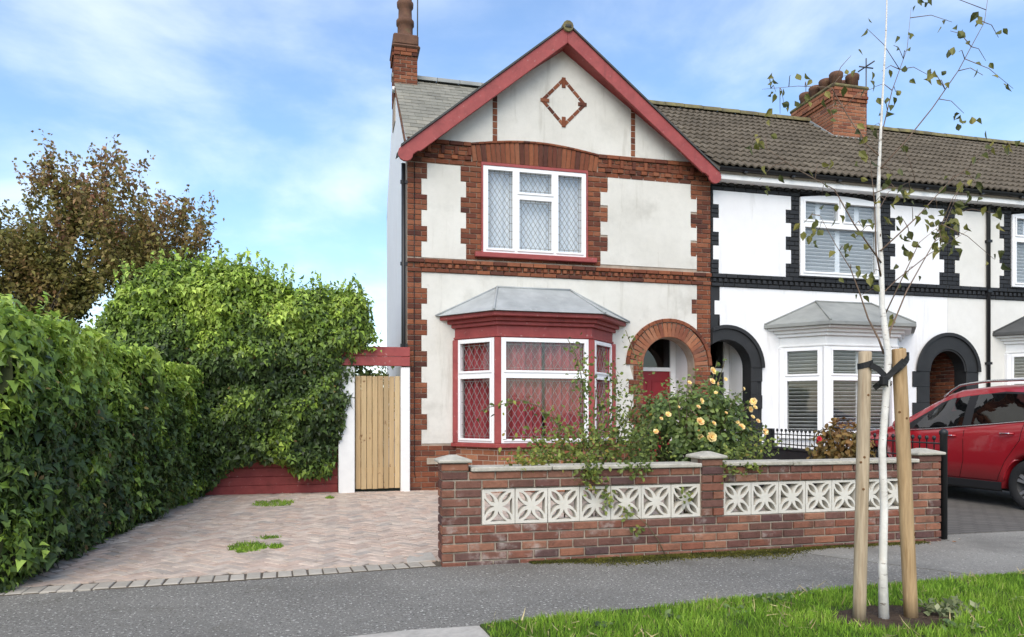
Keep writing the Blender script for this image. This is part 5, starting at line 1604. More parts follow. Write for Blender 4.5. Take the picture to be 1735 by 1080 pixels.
# ================================================================== YOUNG BIRCH, STAKES, TIE
TB = Vector((3.165, 3.58, .02))
CR = Vector((math.cos(math.atan(.245)), -math.sin(math.atan(.245)), 0)); CD = Vector((-CR.y, CR.x, 0))
def tp(px, py, dp_=0.): return TB + CR * ((px - 1497) / 284) + Vector((0, 0, (1055 - py) / 284 - .02)) + CD * dp_
bt = thing('birch_tree', 'young white barked birch with sparse leaves tied between two stakes', 'tree', tuple(TB))
tk = [(1497, 1058), (1497, 960), (1500, 860), (1494, 760), (1499, 660), (1501, 600), (1493, 520), (1494, 440), (1489, 360), (1490, 280), (1490, 220), (1493, 140), (1499, 50), (1504, -40), (1510, -140), (1512, -230)]
rr = [.031, .025, .0225, .0215, .0205, .020, .0165, .0145, .012, .0095, .0075, .006, .005, .004, .003, .002]
MB().tube([tp(a, b, .02 * math.sin(i)) for i, (a, b) in enumerate(tk)], rr, 12).build('trunk', BIRCH, bt)
BR = [([(1497, 600), (1488, 575), (1470, 540), (1455, 495), (1440, 455), (1415, 415), (1388, 365)], .011, .0), ([(1500, 612), (1512, 560), (1545, 490), (1578, 438), (1622, 368), (1650, 310)], .010, .15),
      ([(1492, 470), (1478, 430), (1470, 350), (1458, 290), (1440, 250)], .009, -.15), ([(1490, 265), (1470, 242), (1440, 190), (1415, 140), (1360, 135), (1300, 138)], .008, .1), ([(1491, 285), (1530, 242), (1572, 188), (1612, 128), (1652, 50), (1660, -30)], .008, -.1),
      ([(1490, 255), (1502, 215), (1526, 140), (1560, 60), (1575, -20)], .007, .2), ([(1491, 425), (1520, 400), (1562, 362), (1620, 300), (1690, 250), (1730, 240)], .008, .1), ([(1492, 445), (1440, 385), (1400, 330), (1330, 300), (1262, 262)], .008, -.2),
      ([(1493, 545), (1515, 480), (1535, 420), (1560, 395)], .007, -.2), ([(1491, 400), (1500, 350), (1530, 310), (1590, 280)], .006, .25), ([(1492, 500), (1530, 470), (1600, 420), (1640, 400), (1700, 365)], .007, .3)]
BP = []
for pth, r_, dep in BR:
    n = len(pth); pts = [tp(a, b, dep * i / (n - 1)) for i, (a, b) in enumerate(pth)]
    MB().tube(pts, [.62 * r_ * (1 - .85 * i / (n - 1)) for i in range(n)], 7).build('branch', TWIG, bt)
    for i in range(n - 1):
        for t in np.linspace(0, 1, 5): BP.append(pts[i].lerp(pts[i + 1], t))
LC = [(1470, 45, 2), (1545, 20, 6), (1530, 60, 3), (1550, 72, 3), (1650, 45, 5), (1645, 8, 3), (1590, 110, 3), (1580, 142, 3), (1602, 105, 2), (1620, 200, 7), (1640, 145, 2), (1685, 68, 2), (1440, 95, 2), (1452, 112, 2), (1300, 135, 3), (1318, 150, 3),
      (1340, 125, 2), (1335, 165, 3), (1330, 182, 3), (1360, 150, 2), (1380, 138, 3), (1410, 150, 2), (1500, 170, 4), (1490, 205, 3), (1535, 140, 3), (1560, 130, 2), (1565, 220, 2), (1690, 235, 3), (1722, 242, 6), (1256, 262, 6), (1282, 245, 3), (1278, 312, 3),
      (1370, 290, 2), (1455, 262, 2), (1430, 240, 2), (1440, 290, 3), (1380, 340, 2), (1370, 372, 4), (1390, 388, 5), (1405, 365, 3), (1447, 392, 4), (1462, 396, 2), (1480, 350, 3), (1530, 372, 6), (1550, 402, 8), (1560, 432, 6), (1577, 390, 7), (1612, 378, 10),
      (1622, 402, 6), (1640, 342, 5), (1656, 312, 4), (1630, 300, 5), (1592, 330, 3), (1690, 360, 4), (1560, 462, 3), (1470, 472, 4), (1420, 430, 3), (1442, 457, 2), (1470, 497, 2), (1662, 376, 3), (1642, 452, 3), (1520, 332, 3), (1596, 350, 4), (1545, 350, 3),
      (1510, 300, 2), (1500, 130, 2), (1515, 100, 2), (1478, 150, 1), (1400, 185, 2), (1425, 160, 2), (1508, 590, 1), (1520, 540, 2), (1580, 300, 2), (1600, 60, 2), (1660, 110, 2), (1700, 160, 2), (1660, 260, 3), (1535, 300, 2)]
lv = []
for k in range(4):
    c_ = .10 + .05 * k
    V = [(0, 0, 0), (0, -.18, 0), (.30, .30, c_), (.27, .55, c_), (0, 1, -.12 * k), (-.27, .55, c_), (-.30, .30, c_), (0, .45, 0)]
    me = bpy.data.meshes.new('leaf')
    me.from_pydata([(v[0], v[1], v[2]) for v in V], [], [[0, 2, 7], [2, 3, 7], [3, 4, 7], [4, 5, 7], [5, 6, 7], [6, 0, 7]])
    me.materials.append(BIRCHL); me.update(); lv.append(me)
tw = MB()
nl = 0
for (a, b, n) in LC:
    c_ = tp(a, b, rng.uniform(-.3, .3))
    nb_ = min(BP, key=lambda q: (q - c_).length)
    c_ = c_ + CD * ((nb_ - c_).dot(CD) * .7)
    mid = nb_.lerp(c_, .5) + Vector((0, 0, .03))
    MB().tube([nb_, mid, c_], [.0030, .0022, .0014], 4).build('twig', TWIG, bt)
    for k in range(n + (1 if 280 < b < 480 else 0)):
        p = c_ + Vector((rng.gauss(0, .035), rng.gauss(0, .03), rng.gauss(0, .035)))
        if nl < 300:
            o = bpy.data.objects.new('leaf', lv[k % 4])
            M = Vector((rng.gauss(0, .6), rng.gauss(-.4, .6), -1)).to_track_quat('Y', 'Z').to_matrix().to_4x4()
            o.matrix_basis = Matrix.Translation(p) @ M @ Matrix.Rotation(rng.uniform(0, 6.28), 4, 'Y') @ Matrix.Scale(rng.uniform(.042, .068), 4)
            link(o, bt); nl += 1

def stake(label, pth, m, r_):
    n = 10
    pts = [Vector(pth[0]).lerp(Vector(pth[1]), i / n) for i in range(n + 1)]
    mb = MB(); d = (pts[-1] - pts[0]).normalized()
    mb.tube(pts[:1] + pts[1:-1] + [pts[-1] - d * .008, pts[-1]], [r_] * (n + 1) + [r_ * .9], 20)
    t = thing('tree_stake', label, 'stake', pth[0])
    s_ = mb.build('post', m, t)
    for k in range(5):
        tt = rng.uniform(.06, .94); q = Vector(pth[0]).lerp(Vector(pth[1]), tt); a = rng.uniform(-2.6, -.4)
        nrm = Vector((math.cos(a), math.sin(a), 0))
        MB().lathe([(.008, 0), (.007, .002), (.004, .003)], (0, 0, 0), 8, M=Matrix.Translation(q + nrm * (r_ - .001)) @ nrm.to_track_quat('Z', 'Y').to_matrix().to_4x4()).build('knot', KNOT, s_)
    return t
sa = (tp(1452, 1058, -.02) , tp(1465, 596, .0)); sb = (tp(1548, 1050, .03), tp(1522, 591, .0))
sa[0].z = 0; sb[0].z = 0
stake('grey-brown round stake standing left of the birch trunk', (tuple(sa[0]), tuple(sa[1])), STAKE2, .037)
stake('honey-coloured leaning stake standing right of the birch trunk', (tuple(sb[0]), tuple(sb[1])), STAKE, .0395)
# rubber ties: a band round each stake crossing to the trunk
def band(path, w, th, twist=0):
    mb = MB(); pts = [Vector(p) for p in path]; n = len(pts); v = []
    for i, p in enumerate(pts):
        d = (pts[min(i + 1, n - 1)] - pts[max(0, i - 1)]).normalized()
        side = d.cross(Vector((0, 0, 1))); side = side.normalized() if side.length > 1e-4 else Vector((1, 0, 0))
        upv = side.cross(d).normalized()
        for (a, b) in ((-.5, 0), (.5, 0), (.5, 1), (-.5, 1)): v.append(p + upv * (a * w) + side * (b * th))
    f = [[i * 4 + k, i * 4 + (k + 1) % 4, (i + 1) * 4 + (k + 1) % 4, (i + 1) * 4 + k] for i in range(n - 1) for k in range(4)] + [[0, 1, 2, 3], [(n - 1) * 4 + k for k in (3, 2, 1, 0)]]
    return mb.add(v, f)
tie = thing('tree_tie', 'black rubber strap crossing from both stakes round the birch trunk', 'strap', tuple(tp(1497, 630)))
za_, zb_ = tp(1465, 618), tp(1523, 617)
loop = [za_ + (CR * math.cos(a) + CD * math.sin(a)) * .043 + Vector((0, 0, .012 * math.cos(a * 1))) for a in np.linspace(R(20), R(-340), 18)]
band(loop, .034, .006).build('band', STRAP, tie)
loop = [zb_ + (CR * math.cos(a) + CD * math.sin(a)) * .046 + Vector((0, 0, .055 * math.cos(a))) for a in np.linspace(R(160), R(520), 18)]
band(loop, .034, .006).build('band', STRAP, tie)
cr = tp(1494, 637)
band([tp(1467, 620, -.047), tp(1480, 626, -.042), tp(1492, 637, -.036), tp(1502, 655, -.026)], .034, .006).build('band', STRAP, tie)
band([tp(1524, 612, -.05), tp(1510, 625, -.052), tp(1496, 640, -.048), tp(1484, 652, -.025), tp(1480, 658, .0)], .034, .006).build('band', STRAP, tie)
band([tp(1503, 655, .04), tp(1508, 640, .045), tp(1521, 622, .05)], .034, .006).build('band', STRAP, tie)
MB().box(-.02, .02, -.02, .02, -.028, .028, Matrix.Translation(tp(1490, 646, -.044))).build('buckle', STRAP, tie, bevel=.006)

# ================================================================== RED CAR
CX, CYR = 9.34, 7.08
car = thing('parked_car', 'dark red estate car with silver roof rails parked nose-in before the white house', 'car', (CX, CYR, 0))
AXF, AXR, WR = .88, 3.55, .335
TOPP = [(0, .56), (.04, .70), (.15, .80), (.45, .90), (.85, .985), (1.15, 1.05), (1.45, 1.22), (1.75, 1.42), (2.0, 1.545), (2.25, 1.61), (2.7, 1.645), (3.2, 1.64), (3.7, 1.59), (4.0, 1.53), (4.2, 1.40), (4.33, 1.12), (4.40, .95), (4.44, .70), (4.45, .45)]
WID = [(0, .66), (.08, .76), (.3, .86), (.7, .905), (1.5, .92), (3.0, .92), (3.8, .91), (4.2, .87), (4.38, .80), (4.45, .72)]
BELT = [(0, .50), (.1, .68), (.5, .84), (1.0, .92), (1.3, .955), (2.0, 1.00), (3.0, 1.085), (3.6, 1.14), (4.1, 1.17), (4.3, 1.06), (4.45, .42)]
def lin(T, s_):
    for i in range(len(T) - 1):
        if T[i][0] <= s_ <= T[i + 1][0]:
            t = (s_ - T[i][0]) / (T[i + 1][0] - T[i][0]); return T[i][1] + (T[i + 1][1] - T[i][1]) * t
    return T[-1][1] if s_ > T[-1][0] else T[0][1]
def zlow(s_):
    z = .25
    for c_ in (AXF, AXR):
        if abs(s_ - c_) < .375: z = max(z, .335 + math.sqrt(.375 ** 2 - (s_ - c_) ** 2))
    return z
def section(s_):
    w = lin(WID, s_); zt_ = lin(TOPP, s_); zb_ = min(lin(BELT, s_), zt_ - .03); zl = min(zlow(s_), zb_ - .12)
    gl = max(0, min(1, (zt_ - zb_ - .03) / .45))
    wr = w * (1 - .30 * gl)
    pt = [(w * .86, zl - .0), (w * .975, zl + .012), (w * 1.0, max(zl + .05, .60)), (w * .992, max(zl + .08, zb_ - .14)), (w * .958, zb_ - .012), (w * .945, zb_),
          (w * .945 + (wr - w * .945) * .5 + .012 * gl, zb_ + (zt_ - .075 * gl - zb_) * .5), (wr, zt_ - .075 * gl - .006), (wr * .90, zt_ - .030 * gl - .003), (wr * .55, zt_ - .006), (0, zt_)]
    return pt
def side_w(s_, z):
    pt = section(s_)[1:8]
    for i in range(len(pt) - 1):
        if pt[i][1] <= z <= pt[i + 1][1] and pt[i + 1][1] > pt[i][1]:
            t = (z - pt[i][1]) / (pt[i + 1][1] - pt[i][1]); return pt[i][0] + (pt[i + 1][0] - pt[i][0]) * t
    return pt[-1][0]
def cw(lat, s_, z): return (CX + lat, CYR + AXR - s_, z)
ss = sorted(set([0, .02, .05] + [round(q, 3) for q in np.arange(.08, 4.44, .045)] + [4.42, 4.44, 4.45]))
body = MB(); v = []
for s_ in ss:
    pt = section(s_)
    v += [cw(-a, s_, z) for a, z in pt] + [cw(a, s_, z) for a, z in pt[:-1][::-1]]
m = 21
f = [[i * m + k, i * m + k + 1, (i + 1) * m + k + 1, (i + 1) * m + k] for i in range(len(ss) - 1) for k in range(m - 1)]
f += [list(range(m)), list(range((len(ss) - 1) * m, len(ss) * m))]
body.add(v, f, None, True)
bo = body.build('body', CARRED, car)
# dark liners in the wheel arches and underside
lm = MB()
for c_ in (AXF, AXR):
    for sd in (-1, 1):
        vv = []
        for lat in (.50, .80):
            for k in range(13):
                a = PI * k / 12; vv.append(cw(sd * lat, c_ - .37 * math.cos(a), .335 + .37 * math.sin(a)))
        lm.add(vv, [[k, k + 1, 14 + k, 13 + k] for k in range(12)])
        lm.add([cw(sd * .5, c_ - .37, .2), cw(sd * .5, c_ + .37, .2), cw(sd * .5, c_ + .37, .72), cw(sd * .5, c_ - .37, .72)], [[0, 1, 2, 3]])
lm.box(CX - .78, CX + .78, CYR + AXR - 3.15, CYR + AXR - 1.27, .22, .30); lm.box(CX - .70, CX + .70, CYR + AXR - .5, CYR + AXR - .1, .24, .32); lm.box(CX - .70, CX + .70, CYR + AXR - 4.38, CYR + AXR - 3.95, .26, .4)
lm.build('wheel_arch_liner', CARBLK, car)
# lower cladding
for sd in (-1, 1):
    cl_ = MB(); vv = []
    for s_ in np.linspace(AXF + .40, AXR - .40, 20):
        for (z, d) in ((.215, .0), (.24, .018), (.335, .016), (.345, .0)): vv.append(cw(sd * (side_w(s_, max(.27, z)) + d - .004), s_, z))
    cl_.add(vv, [[i * 4 + k, i * 4 + k + 1, (i + 1) * 4 + k + 1, (i + 1) * 4 + k] for i in range(19) for k in range(3)])
    cl_.build('sill_cladding', CARBLK, car)
    # wheel arch lips
    for c_ in (AXF, AXR):
        pts = []
        for k in range(19):
            a = R(4) + R(172) * k / 18; s_ = c_ - .385 * math.cos(a); z = .335 + .385 * math.sin(a); pts.append(cw(sd * (side_w(s_, z) - .002), s_, z))
        MB().tube(pts, .016, 6).build('wheel_arch_lip', CARRED, car)
def side_pane(pts, off, m, name, parent, sd):
    """pane following the body side: fan over a fine grid of (s,z)"""
    mb = MB(); n = 14
    # pts: lower edge (list) and upper edge (list), same length
    lo_, up_ = pts; vv = []
    for i in range(n + 1):
        t = i / n * (len(lo_) - 1); k = min(int(t), len(lo_) - 2); t -= k
        a = Vector(lo_[k]).lerp(Vector(lo_[k + 1]), t); b = Vector(up_[k]).lerp(Vector(up_[k + 1]), t)
        for j in range(5):
            q = a.lerp(b, j / 4); vv.append(cw(sd * (side_w(q.x, q.y) + off), q.x, q.y))
    mb.add(vv, [[i * 5 + j, i * 5 + j + 1, (i + 1) * 5 + j + 1, (i + 1) * 5 + j] for i in range(n) for j in range(4)], None, True)
    return mb.build(name, m, parent)
for sd in (-1, 1):
    gl_z = lambda s_: lin(TOPP, s_) - .105
    side_pane(([(1.40, 1.00), (2.0, 1.025), (3.0, 1.105), (3.55, 1.15), (4.02, 1.19)], [(1.52, 1.10), (2.05, gl_z(2.05)), (3.0, gl_z(3.0)), (3.55, gl_z(3.55)), (3.98, 1.32)]), .003, CARBLK, 'window_trim', car, sd)
    side_pane(([(1.62, 1.025), (2.1, 1.045), (2.50, 1.075)], [(1.76, 1.20), (2.15, gl_z(2.15) - .025), (2.46, gl_z(2.46) - .025)]), .007, CARGLASS, 'side_window', car, sd)
    side_pane(([(2.64, 1.09), (3.0, 1.12), (3.42, 1.155)], [(2.60, gl_z(2.6) - .025), (3.0, gl_z(3.0) - .025), (3.40, gl_z(3.4) - .03)]), .007, CARGLASS, 'side_window', car, sd)
    side_pane(([(3.50, 1.165), (3.75, 1.185), (3.95, 1.20)], [(3.48, gl_z(3.48) - .03), (3.75, gl_z(3.75) - .05), (3.93, 1.30)]), .007, CARGLASS, 'side_window', car, sd)
    MB().tube([cw(sd * (side_w(s_, lin(BELT, s_) + .018) + .006), s_, lin(BELT, s_) + .018) for s_ in np.linspace(1.35, 4.0, 24)], .009, 6).build('belt_trim', CHROME, car)
    rp2 = []
    for s_ in np.linspace(1.95, 4.0, 16):
        e = min(1, (s_ - 1.95) / .25, (4.0 - s_) / .2)
        rp2.append(cw(sd * .60, s_, lin(TOPP, s_) - .03 + .075 * max(0, e)))
    MB().tube(rp2, .018, 8).build('roof_rail', CHROME, car)
    for pth in ([(1.42, .97), (1.38, .60), (1.42, .36)], [(2.555, 1.07), (2.57, .60), (2.50, .36)], [(3.44, 1.13), (3.40, .90), (3.20, .62), (3.10, .42), (3.08, .36)], [(1.42, .36), (2.5, .355), (3.08, .36)]):
        pp = []
        for i in range(len(pth) - 1):
            for t in np.linspace(0, 1, 8): a = Vector(pth[i]).lerp(Vector(pth[i + 1]), t); pp.append(cw(sd * (side_w(a.x, a.y) - .001), a.x, a.y))
        MB().tube(pp, .0045, 5).build('door_gap', SEAM, car)
    for s0 in (2.36, 3.24):
        pp = [cw(sd * (side_w(s_, .93) + d), s_, .93 + (s0 - 2.36) * .06) for s_, d in ((s0 - .10, .0), (s0 - .08, .03), (s0 + .06, .03), (s0 + .08, .0))]
        h_ = MB().tube(pp, .014, 6).build('door_handle', CARRED, car)
        MB().tube([(p[0] + sd * .012, p[1], p[2] + .004) for p in pp[1:3]], .006, 5).build('handle_strip', CHROME, h_)
    mr_ = MB().lathe([(.02, -.09), (.085, -.07), (.10, 0), (.085, .07), (.02, .09)], (0, 0, 0), 12, M=Matrix.Translation(cw(sd * 1.0, 1.52, 1.06)) @ Matrix.Rotation(R(90), 4, 'Y') @ Matrix.Diagonal((.9, .8, 1.1, 1)))
    mr_.tube([cw(sd * .88, 1.52, 1.0), cw(sd * .96, 1.52, 1.03)], .025, 6)
    mr_.build('mirror', CARRED, car)
    MB().prism([cw(sd * .90, 4.06, 0)[:2], cw(sd * .93, 4.10, 0)[:2], cw(sd * .885, 4.30, 0)[:2], cw(sd * .72, 4.40, 0)[:2], cw(sd * .70, 4.30, 0)[:2]], .88, 1.13).build('tail_lamp', LAMP, car, bevel=.02)
    MB().prism([cw(sd * .84, .28, 0)[:2], cw(sd * .86, .50, 0)[:2], cw(sd * .60, .18, 0)[:2], cw(sd * .62, .06, 0)[:2], cw(sd * .74, .08, 0)[:2]], .66, .80).build('head_lamp', HEADL, car, bevel=.02)
def top_pane(s0, s1, wf, name):
    mb = MB(); vv = []
    for s_ in np.linspace(s0, s1, 9):
        w = section(s_)[7][0] * wf
        for t in np.linspace(-1, 1, 9):
            sec = section(s_); zt_ = sec[10][1]
            vv.append(cw(t * w, s_, zt_ + .007 - .03 * max(0, abs(t) - .5)))
    mb.add(vv, [[i * 9 + k, i * 9 + k + 1, (i + 1) * 9 + k + 1, (i + 1) * 9 + k] for i in range(8) for k in range(8)], None, True)
    mb.build(name, CARGLASS, car)
top_pane(1.22, 1.95, .84, 'windscreen'); top_pane(4.06, 4.30, .82, 'rear_window')
MB().box(CX - .5, CX + .5, CYR + AXR - .012, CYR + AXR + .012, .42, .60).build('grille', CARBLK, car)
MB().box(CX - .26, CX + .26, CYR + AXR - 4.475, CYR + AXR - 4.44, .62, .73).build('number_plate', UPVC, car)
tyre = MB().lathe([(.205, -.095), (.235, -.108), (.29, -.108), (.325, -.090), (.335, -.05), (.335, .05), (.325, .09), (.29, .108), (.235, .108), (.205, .095)], (0, 0, 0), 32, axis='x', cap=False).mesh('tyre', TYRE)
rim_ = MB().lathe([(.02, -.03), (.20, -.01), (.21, -.09), (.225, -.098), (.23, -.09), (.212, -.07), (.205, .09), (.02, .09)], (0, 0, 0), 32, axis='x').mesh('wheel_barrel', CARBLK)
spk = MB()
for k in range(5):
    for o_ in (-.13, .13):
        a = 2 * PI * k / 5 + .3
        d0, d1 = a + o_ * .4, a + o_ * 1.35
        p0 = Vector((-.075, .035 * math.cos(d0), .035 * math.sin(d0))); p1 = Vector((-.088, .222 * math.cos(d1), .222 * math.sin(d1)))
        t_ = (p1 - p0).normalized(); sdv = t_.cross(Vector((1, 0, 0))).normalized()
        vv = []
        for p, w in ((p0, .014), (p1, .020)):
            vv += [p + sdv * w, p - sdv * w, p - sdv * w + Vector((.035, 0, 0)), p + sdv * w + Vector((.035, 0, 0))]
        spk.add(vv, [[0, 1, 5, 4], [1, 2, 6, 5], [2, 3, 7, 6], [3, 0, 4, 7], [0, 3, 2, 1], [4, 5, 6, 7]])
spk.lathe([(.0, -.092), (.03, -.092), (.045, -.08), (.05, -.03)], (0, 0, 0), 16, axis='x')
spk.lathe([(.212, -.098), (.228, -.10), (.236, -.092), (.236, -.07), (.214, -.07)], (0, 0, 0), 32, axis='x', cap=False)
spk = spk.mesh('rim', ALLOY)
for s_ in (AXF, AXR):
    for sd in (-1, 1):
        M = Matrix.Translation(cw(sd * .795, s_, .335)) @ (Matrix.Identity(4) if sd < 0 else Matrix.Rotation(PI, 4, 'Z')) @ Matrix.Rotation(rng.uniform(0, 1.2), 4, 'X')
        w_o = add_obj('wheel', rim_, car, M)
        for nm, me_ in (('tyre', tyre), ('rim', spk)):
            o = bpy.data.objects.new(nm, me_); o.parent = w_o; COL.objects.link(o)

# ================================================================== GRASS, WEEDS, MOSS, LITTER
def grass(poly_test, n, bx_, h0, h1, z, name, lean=.45, agem=.42, w=.006):
    P = []
    A = []; H = []
    while len(P) < n:
        x, y = rng.uniform(bx_[0], bx_[1]), rng.uniform(bx_[2], bx_[3])
        d = poly_test(x, y)
        if d <= 0: continue
        k = mnoise.noise(Vector((x * 2.6, y * 2.6, 4))); k2 = mnoise.noise(Vector((x * 11, y * 11, 1)))
        P.append((x, y, z)); H.append((h0 + (h1 - h0) * rng.random()) * (1 + .35 * k + .25 * k2) * min(1, d)); A.append(agem + .38 * k + .22 * k2 + rng.gauss(0, .17))
    P = np.array(P); n = len(P)
    az = nr.uniform(0, 2 * PI, n)
    N = np.stack([np.cos(az), np.sin(az), nr.uniform(.0, .5, n)], 1)
    tip = np.stack([nr.normal(0, lean, n), nr.normal(0, lean, n), np.ones(n)], 1)
    return leaf_mesh(name, P, N, tip, np.array(H), T_BLADE, GRASS, np.array(A), width=nr.uniform(w * .6, w * 1.3, n))
def in_verge(x, y):
    if not in_poly(x, y, VERGE): return 0
    s_ = soil_in(x, y)
    if s_ < 1 + .3 * mnoise.noise(Vector((x * 9, y * 9, 0))): return 0
    e = edge_d(x, y, VE0 + [(20, 4), (20, -9), (.9, -9), VERGE[-1]])
    if mnoise.noise(Vector((x * 3.3, y * 3.3, 12))) < -.42 and rng.random() < .7: return 0
    return .45 + min(.6, e * 6)
go = add_obj('grass', grass(in_verge, 62000, (.75, 7.2, 2.55, 4.65), .03, .068, .016, 'grass'), None)
go['kind'] = 'stuff'; go['label'] = 'lush green grass of the roadside verge round the birch'; go['category'] = 'grass'
def clump(label, cx_, cy_, rx_, ry_, n, group='weeds in the drive', ag=.45, h=(.02, .055)):
    t = lambda x, y: 1 if ((x - cx_) / rx_) ** 2 + ((y - cy_) / ry_) ** 2 < 1 + .7 * mnoise.noise(Vector((x * 9, y * 9, 3))) and mnoise.noise(Vector((x * 14, y * 14, 5))) > -.25 else 0
    me = grass(t, n, (cx_ - rx_ * 1.4, cx_ + rx_ * 1.4, cy_ - ry_ * 1.4, cy_ + ry_ * 1.4), h[0], h[1], .012, 'weed_clump', lean=1.3, agem=ag, w=.008)
    return tag(add_obj('weed_clump', me), label, 'weeds', group)
clump('ragged grass clump growing in the middle of the brick drive', -.80, 6.88, .17, .22, 800, ag=.35)
clump('small grass tuft right of the large clump in the drive', -.565, 6.86, .06, .09, 240)
clump('grass clump near the shed boards at the back of the drive', -.85, 10.15, .27, .34, 800)
clump('tiny tuft of grass by the foot of the white gate post', -.12, 10.6, .06, .08, 160)
clump('thin grass tuft behind the large clump in the drive', -.66, 7.35, .10, .07, 150)
# feathery weed in the bare soil right of the stake
P = []
for _ in range(170): P.append((3.60 + rng.gauss(0, .10), 3.56 + rng.gauss(0, .055), .03 + abs(rng.gauss(0, .035))))
P = np.array(P); n = len(P)
wdm = mat('silver_weed', [(.13, .16, .07), (.20, .235, .11), (.27, .28, .16)], rnd=True, var=.1, rough=.7, leaf=.3)
tag(add_obj('silver_weed', leaf_mesh('silver_weed', P, rv(n) + np.array([0, -.5, 1]), rv(n) + np.array([0, 0, .3]), nr.uniform(.03, .06, n), T_SIMPLE, wdm)), 'greyish leafy weed in the bare soil beside the leaning stake', 'weed')
# moss along the foot of the wall
P = []; A = []
for _ in range(26000):
    x = rng.uniform(1.55, 5.5); wd_ = .04 + (.05 + .30 * max(0, mnoise.noise(Vector((x * .9, 3, 0))) + .35)) * max(.15, min(1, (x - 1.4) / .5, (4.6 - x) / 1.2))
    y = WY - abs(rng.gauss(0, 1)) * wd_ * .6
    P.append((x, y, .002)); A.append(.35 + .5 * mnoise.noise(Vector((x * 5, y * 8, 0))) + rng.gauss(0, .2))
P = np.array(P); n = len(P)
mo = add_obj('moss', leaf_mesh('moss', P, rv(n), rv(n, .8) + np.array([0, 0, 1]), nr.uniform(.008, .020, n), T_SIMPLE, MOSS, np.array(A), width=nr.uniform(.012, .022, n)))
mo['kind'] = 'stuff'; mo['label'] = 'yellow-green moss along the foot of the garden wall'; mo['category'] = 'moss'
# fallen leaves and petals
flm = []
for k in range(3):
    V = [(0, 0, 0), (.32, .4, .10 + .05 * k), (.25, .75, .06), (0, 1, .12), (-.25, .75, .10), (-.32, .4, .05 + .07 * k), (0, .5, 0)]
    me = bpy.data.meshes.new('fallen_leaf'); me.from_pydata(V, [], [[0, 1, 6], [1, 2, 6], [2, 3, 6], [3, 4, 6], [4, 5, 6], [5, 0, 6]]); me.materials.append(LITTER); me.update(); flm.append(me)
def litter(x, y, s_, label, group):
    o = bpy.data.objects.new('fallen_leaf', flm[int(rng.random() * 3)])
    o.matrix_basis = Matrix.Translation((x, y, .008)) @ Matrix.Rotation(rng.uniform(0, 6.28), 4, 'Z') @ Matrix.Rotation(rng.uniform(-.3, .3), 4, 'X') @ Matrix.Scale(s_, 4)
    COL.objects.link(o); tag(o, label, 'leaf', group)
for _ in range(26): litter(rng.uniform(2.2, 5.7), WY - .02 - abs(rng.gauss(0, .045)), rng.uniform(.016, .032), 'small pale leaf fallen along the foot of the garden wall', 'leaves fallen by the wall')
for (x, y, s_) in ((5.75, 5.62, .05), (5.95, 5.72, .035), (6.1, 5.78, .03)): litter(x, y, s_, 'dry leaf fallen beside the black end post', 'leaves by the end post')
litter(4.62, 4.93, .05, 'pinkish dry leaf lying on the pavement right of the stakes', None)
litter(6.35, 6.45, .06, 'dry leaf lying on the neighbour\'s grey paving before the car', None)
litter(1.95, 3.72, .05, 'yellow leaf lying on the grass left of the stakes', None)
for (x, y) in ((-2.0, 6.6), (-1.95, 7.5), (-1.88, 8.6), (-1.86, 9.3), (-2.02, 6.3), (-1.8, 9.9), (-1.75, 10.8), (-1.9, 8.0), (-1.7, 10.3), (-2.05, 5.95)):
    litter(x + rng.uniform(-.1, .12), y, rng.uniform(.035, .06), 'dry brown leaf fallen along the foot of the hedge', 'leaves below the hedge')
P = []
# greenery filling the side passage behind the gate
sb_ = thing('shrub', 'dark leafy shrub glimpsed above the pine gate', 'shrub', (.35, 13.2, 0))
bush(sb_, (.30, 13.2, 1.35), (.75, .5, 1.15), 5200, .085, ROSEL, lambda p, d: .30 + .3 * d.z, 6)
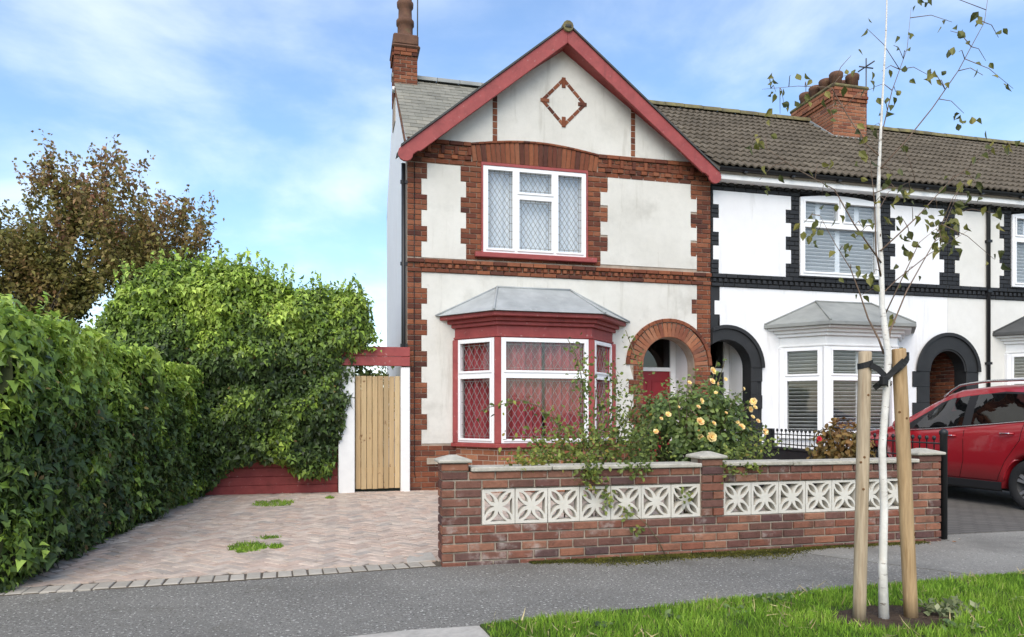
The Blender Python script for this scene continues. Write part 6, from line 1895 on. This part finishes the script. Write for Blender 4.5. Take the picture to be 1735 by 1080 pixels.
# dead leaves caught in the hedge and ivy, and bare stems at the hedge foot
P = [(hx(y, z) + .03, y, z) for y, z in [(rng.uniform(5.7, 11.2), rng.uniform(.05, 1.9)) for _ in range(70)]]
P = np.array(P); n = len(P)
add_obj('dead_leaves', leaf_mesh('dead_leaves', P, rv(n, .6) + np.array([1, -.2, .3]), rv(n) + np.array([0, 0, -1]), nr.uniform(.035, .07, n), T_OVAL, BROWNL), hg)['kind'] = 'stuff'
for k in range(16):
    y = rng.uniform(5.7, 11.0); x = hx(y, .1)
    MB().tube([(x - .12, y, 0), (x - .03 + rng.uniform(-.02, .03), y + rng.uniform(-.05, .05), .18), (x - .10, y + rng.uniform(-.15, .15), .42)], [.014, .011, .008], 6).build('stem', BARKD, hg)
P = [(x, 11.33 - ivy_t(x, z), z) for x, z in [(rng.uniform(-2.3, .1), rng.uniform(.5, 2.9)) for _ in range(70)] if in_poly(x, z, IVP)]
P = np.array(P); n = len(P)
add_obj('dead_leaves', leaf_mesh('dead_leaves', P, rv(n, .6) + np.array([0, -1, .3]), rv(n) + np.array([0, 0, -1]), nr.uniform(.04, .07, n), T_OVAL, BROWNL), iv)['kind'] = 'stuff'
# dry blades and broad-leaved weeds in the verge
P = []
for _ in range(2600):
    x, y = rng.uniform(.85, 6.5), rng.uniform(2.7, 4.5)
    if in_verge(x, y) and (mnoise.noise(Vector((x * 2.1, y * 2.1, 6))) > .05 or abs(soil_in(x, y) - 1.2) < .5): P.append((x, y, .02 + .03 * rng.random()))
P = np.array(P); n = len(P)
DRY = mat('dry_blade', [(.42, .34, .16), (.52, .44, .24), (.34, .25, .11)], rnd=True, var=.1, rough=.8, leaf=.2)
o = add_obj('dry_grass', leaf_mesh('dry_grass', P, rv(n) + np.array([0, 0, .6]), rv(n, .8) + np.array([0, 0, .35]), nr.uniform(.04, .09, n), T_BLADE, DRY, width=nr.uniform(.004, .008, n)))
o['kind'] = 'stuff'; o['label'] = 'straw-coloured dry blades among the verge grass'; o['category'] = 'grass'
P = []; A = []
for _ in range(26):
    x0_, y0_ = rng.uniform(1.0, 6.0), rng.uniform(2.9, 4.3)
    if not in_verge(x0_, y0_): continue
    for k in range(9):
        P.append((x0_ + rng.gauss(0, .03), y0_ + rng.gauss(0, .03), .035 + .02 * rng.random())); A.append(.35 + rng.gauss(0, .2))
P = np.array(P); n = len(P)
o = add_obj('verge_weeds', leaf_mesh('verge_weeds', P, rv(n, .4) + np.array([0, -.3, 1]), rv(n) * np.array([1, 1, .2]), nr.uniform(.03, .055, n), T_OVAL, ROSEL, np.array(A)))
o['kind'] = 'stuff'; o['label'] = 'small broad-leaved weeds scattered through the verge grass'; o['category'] = 'weeds'
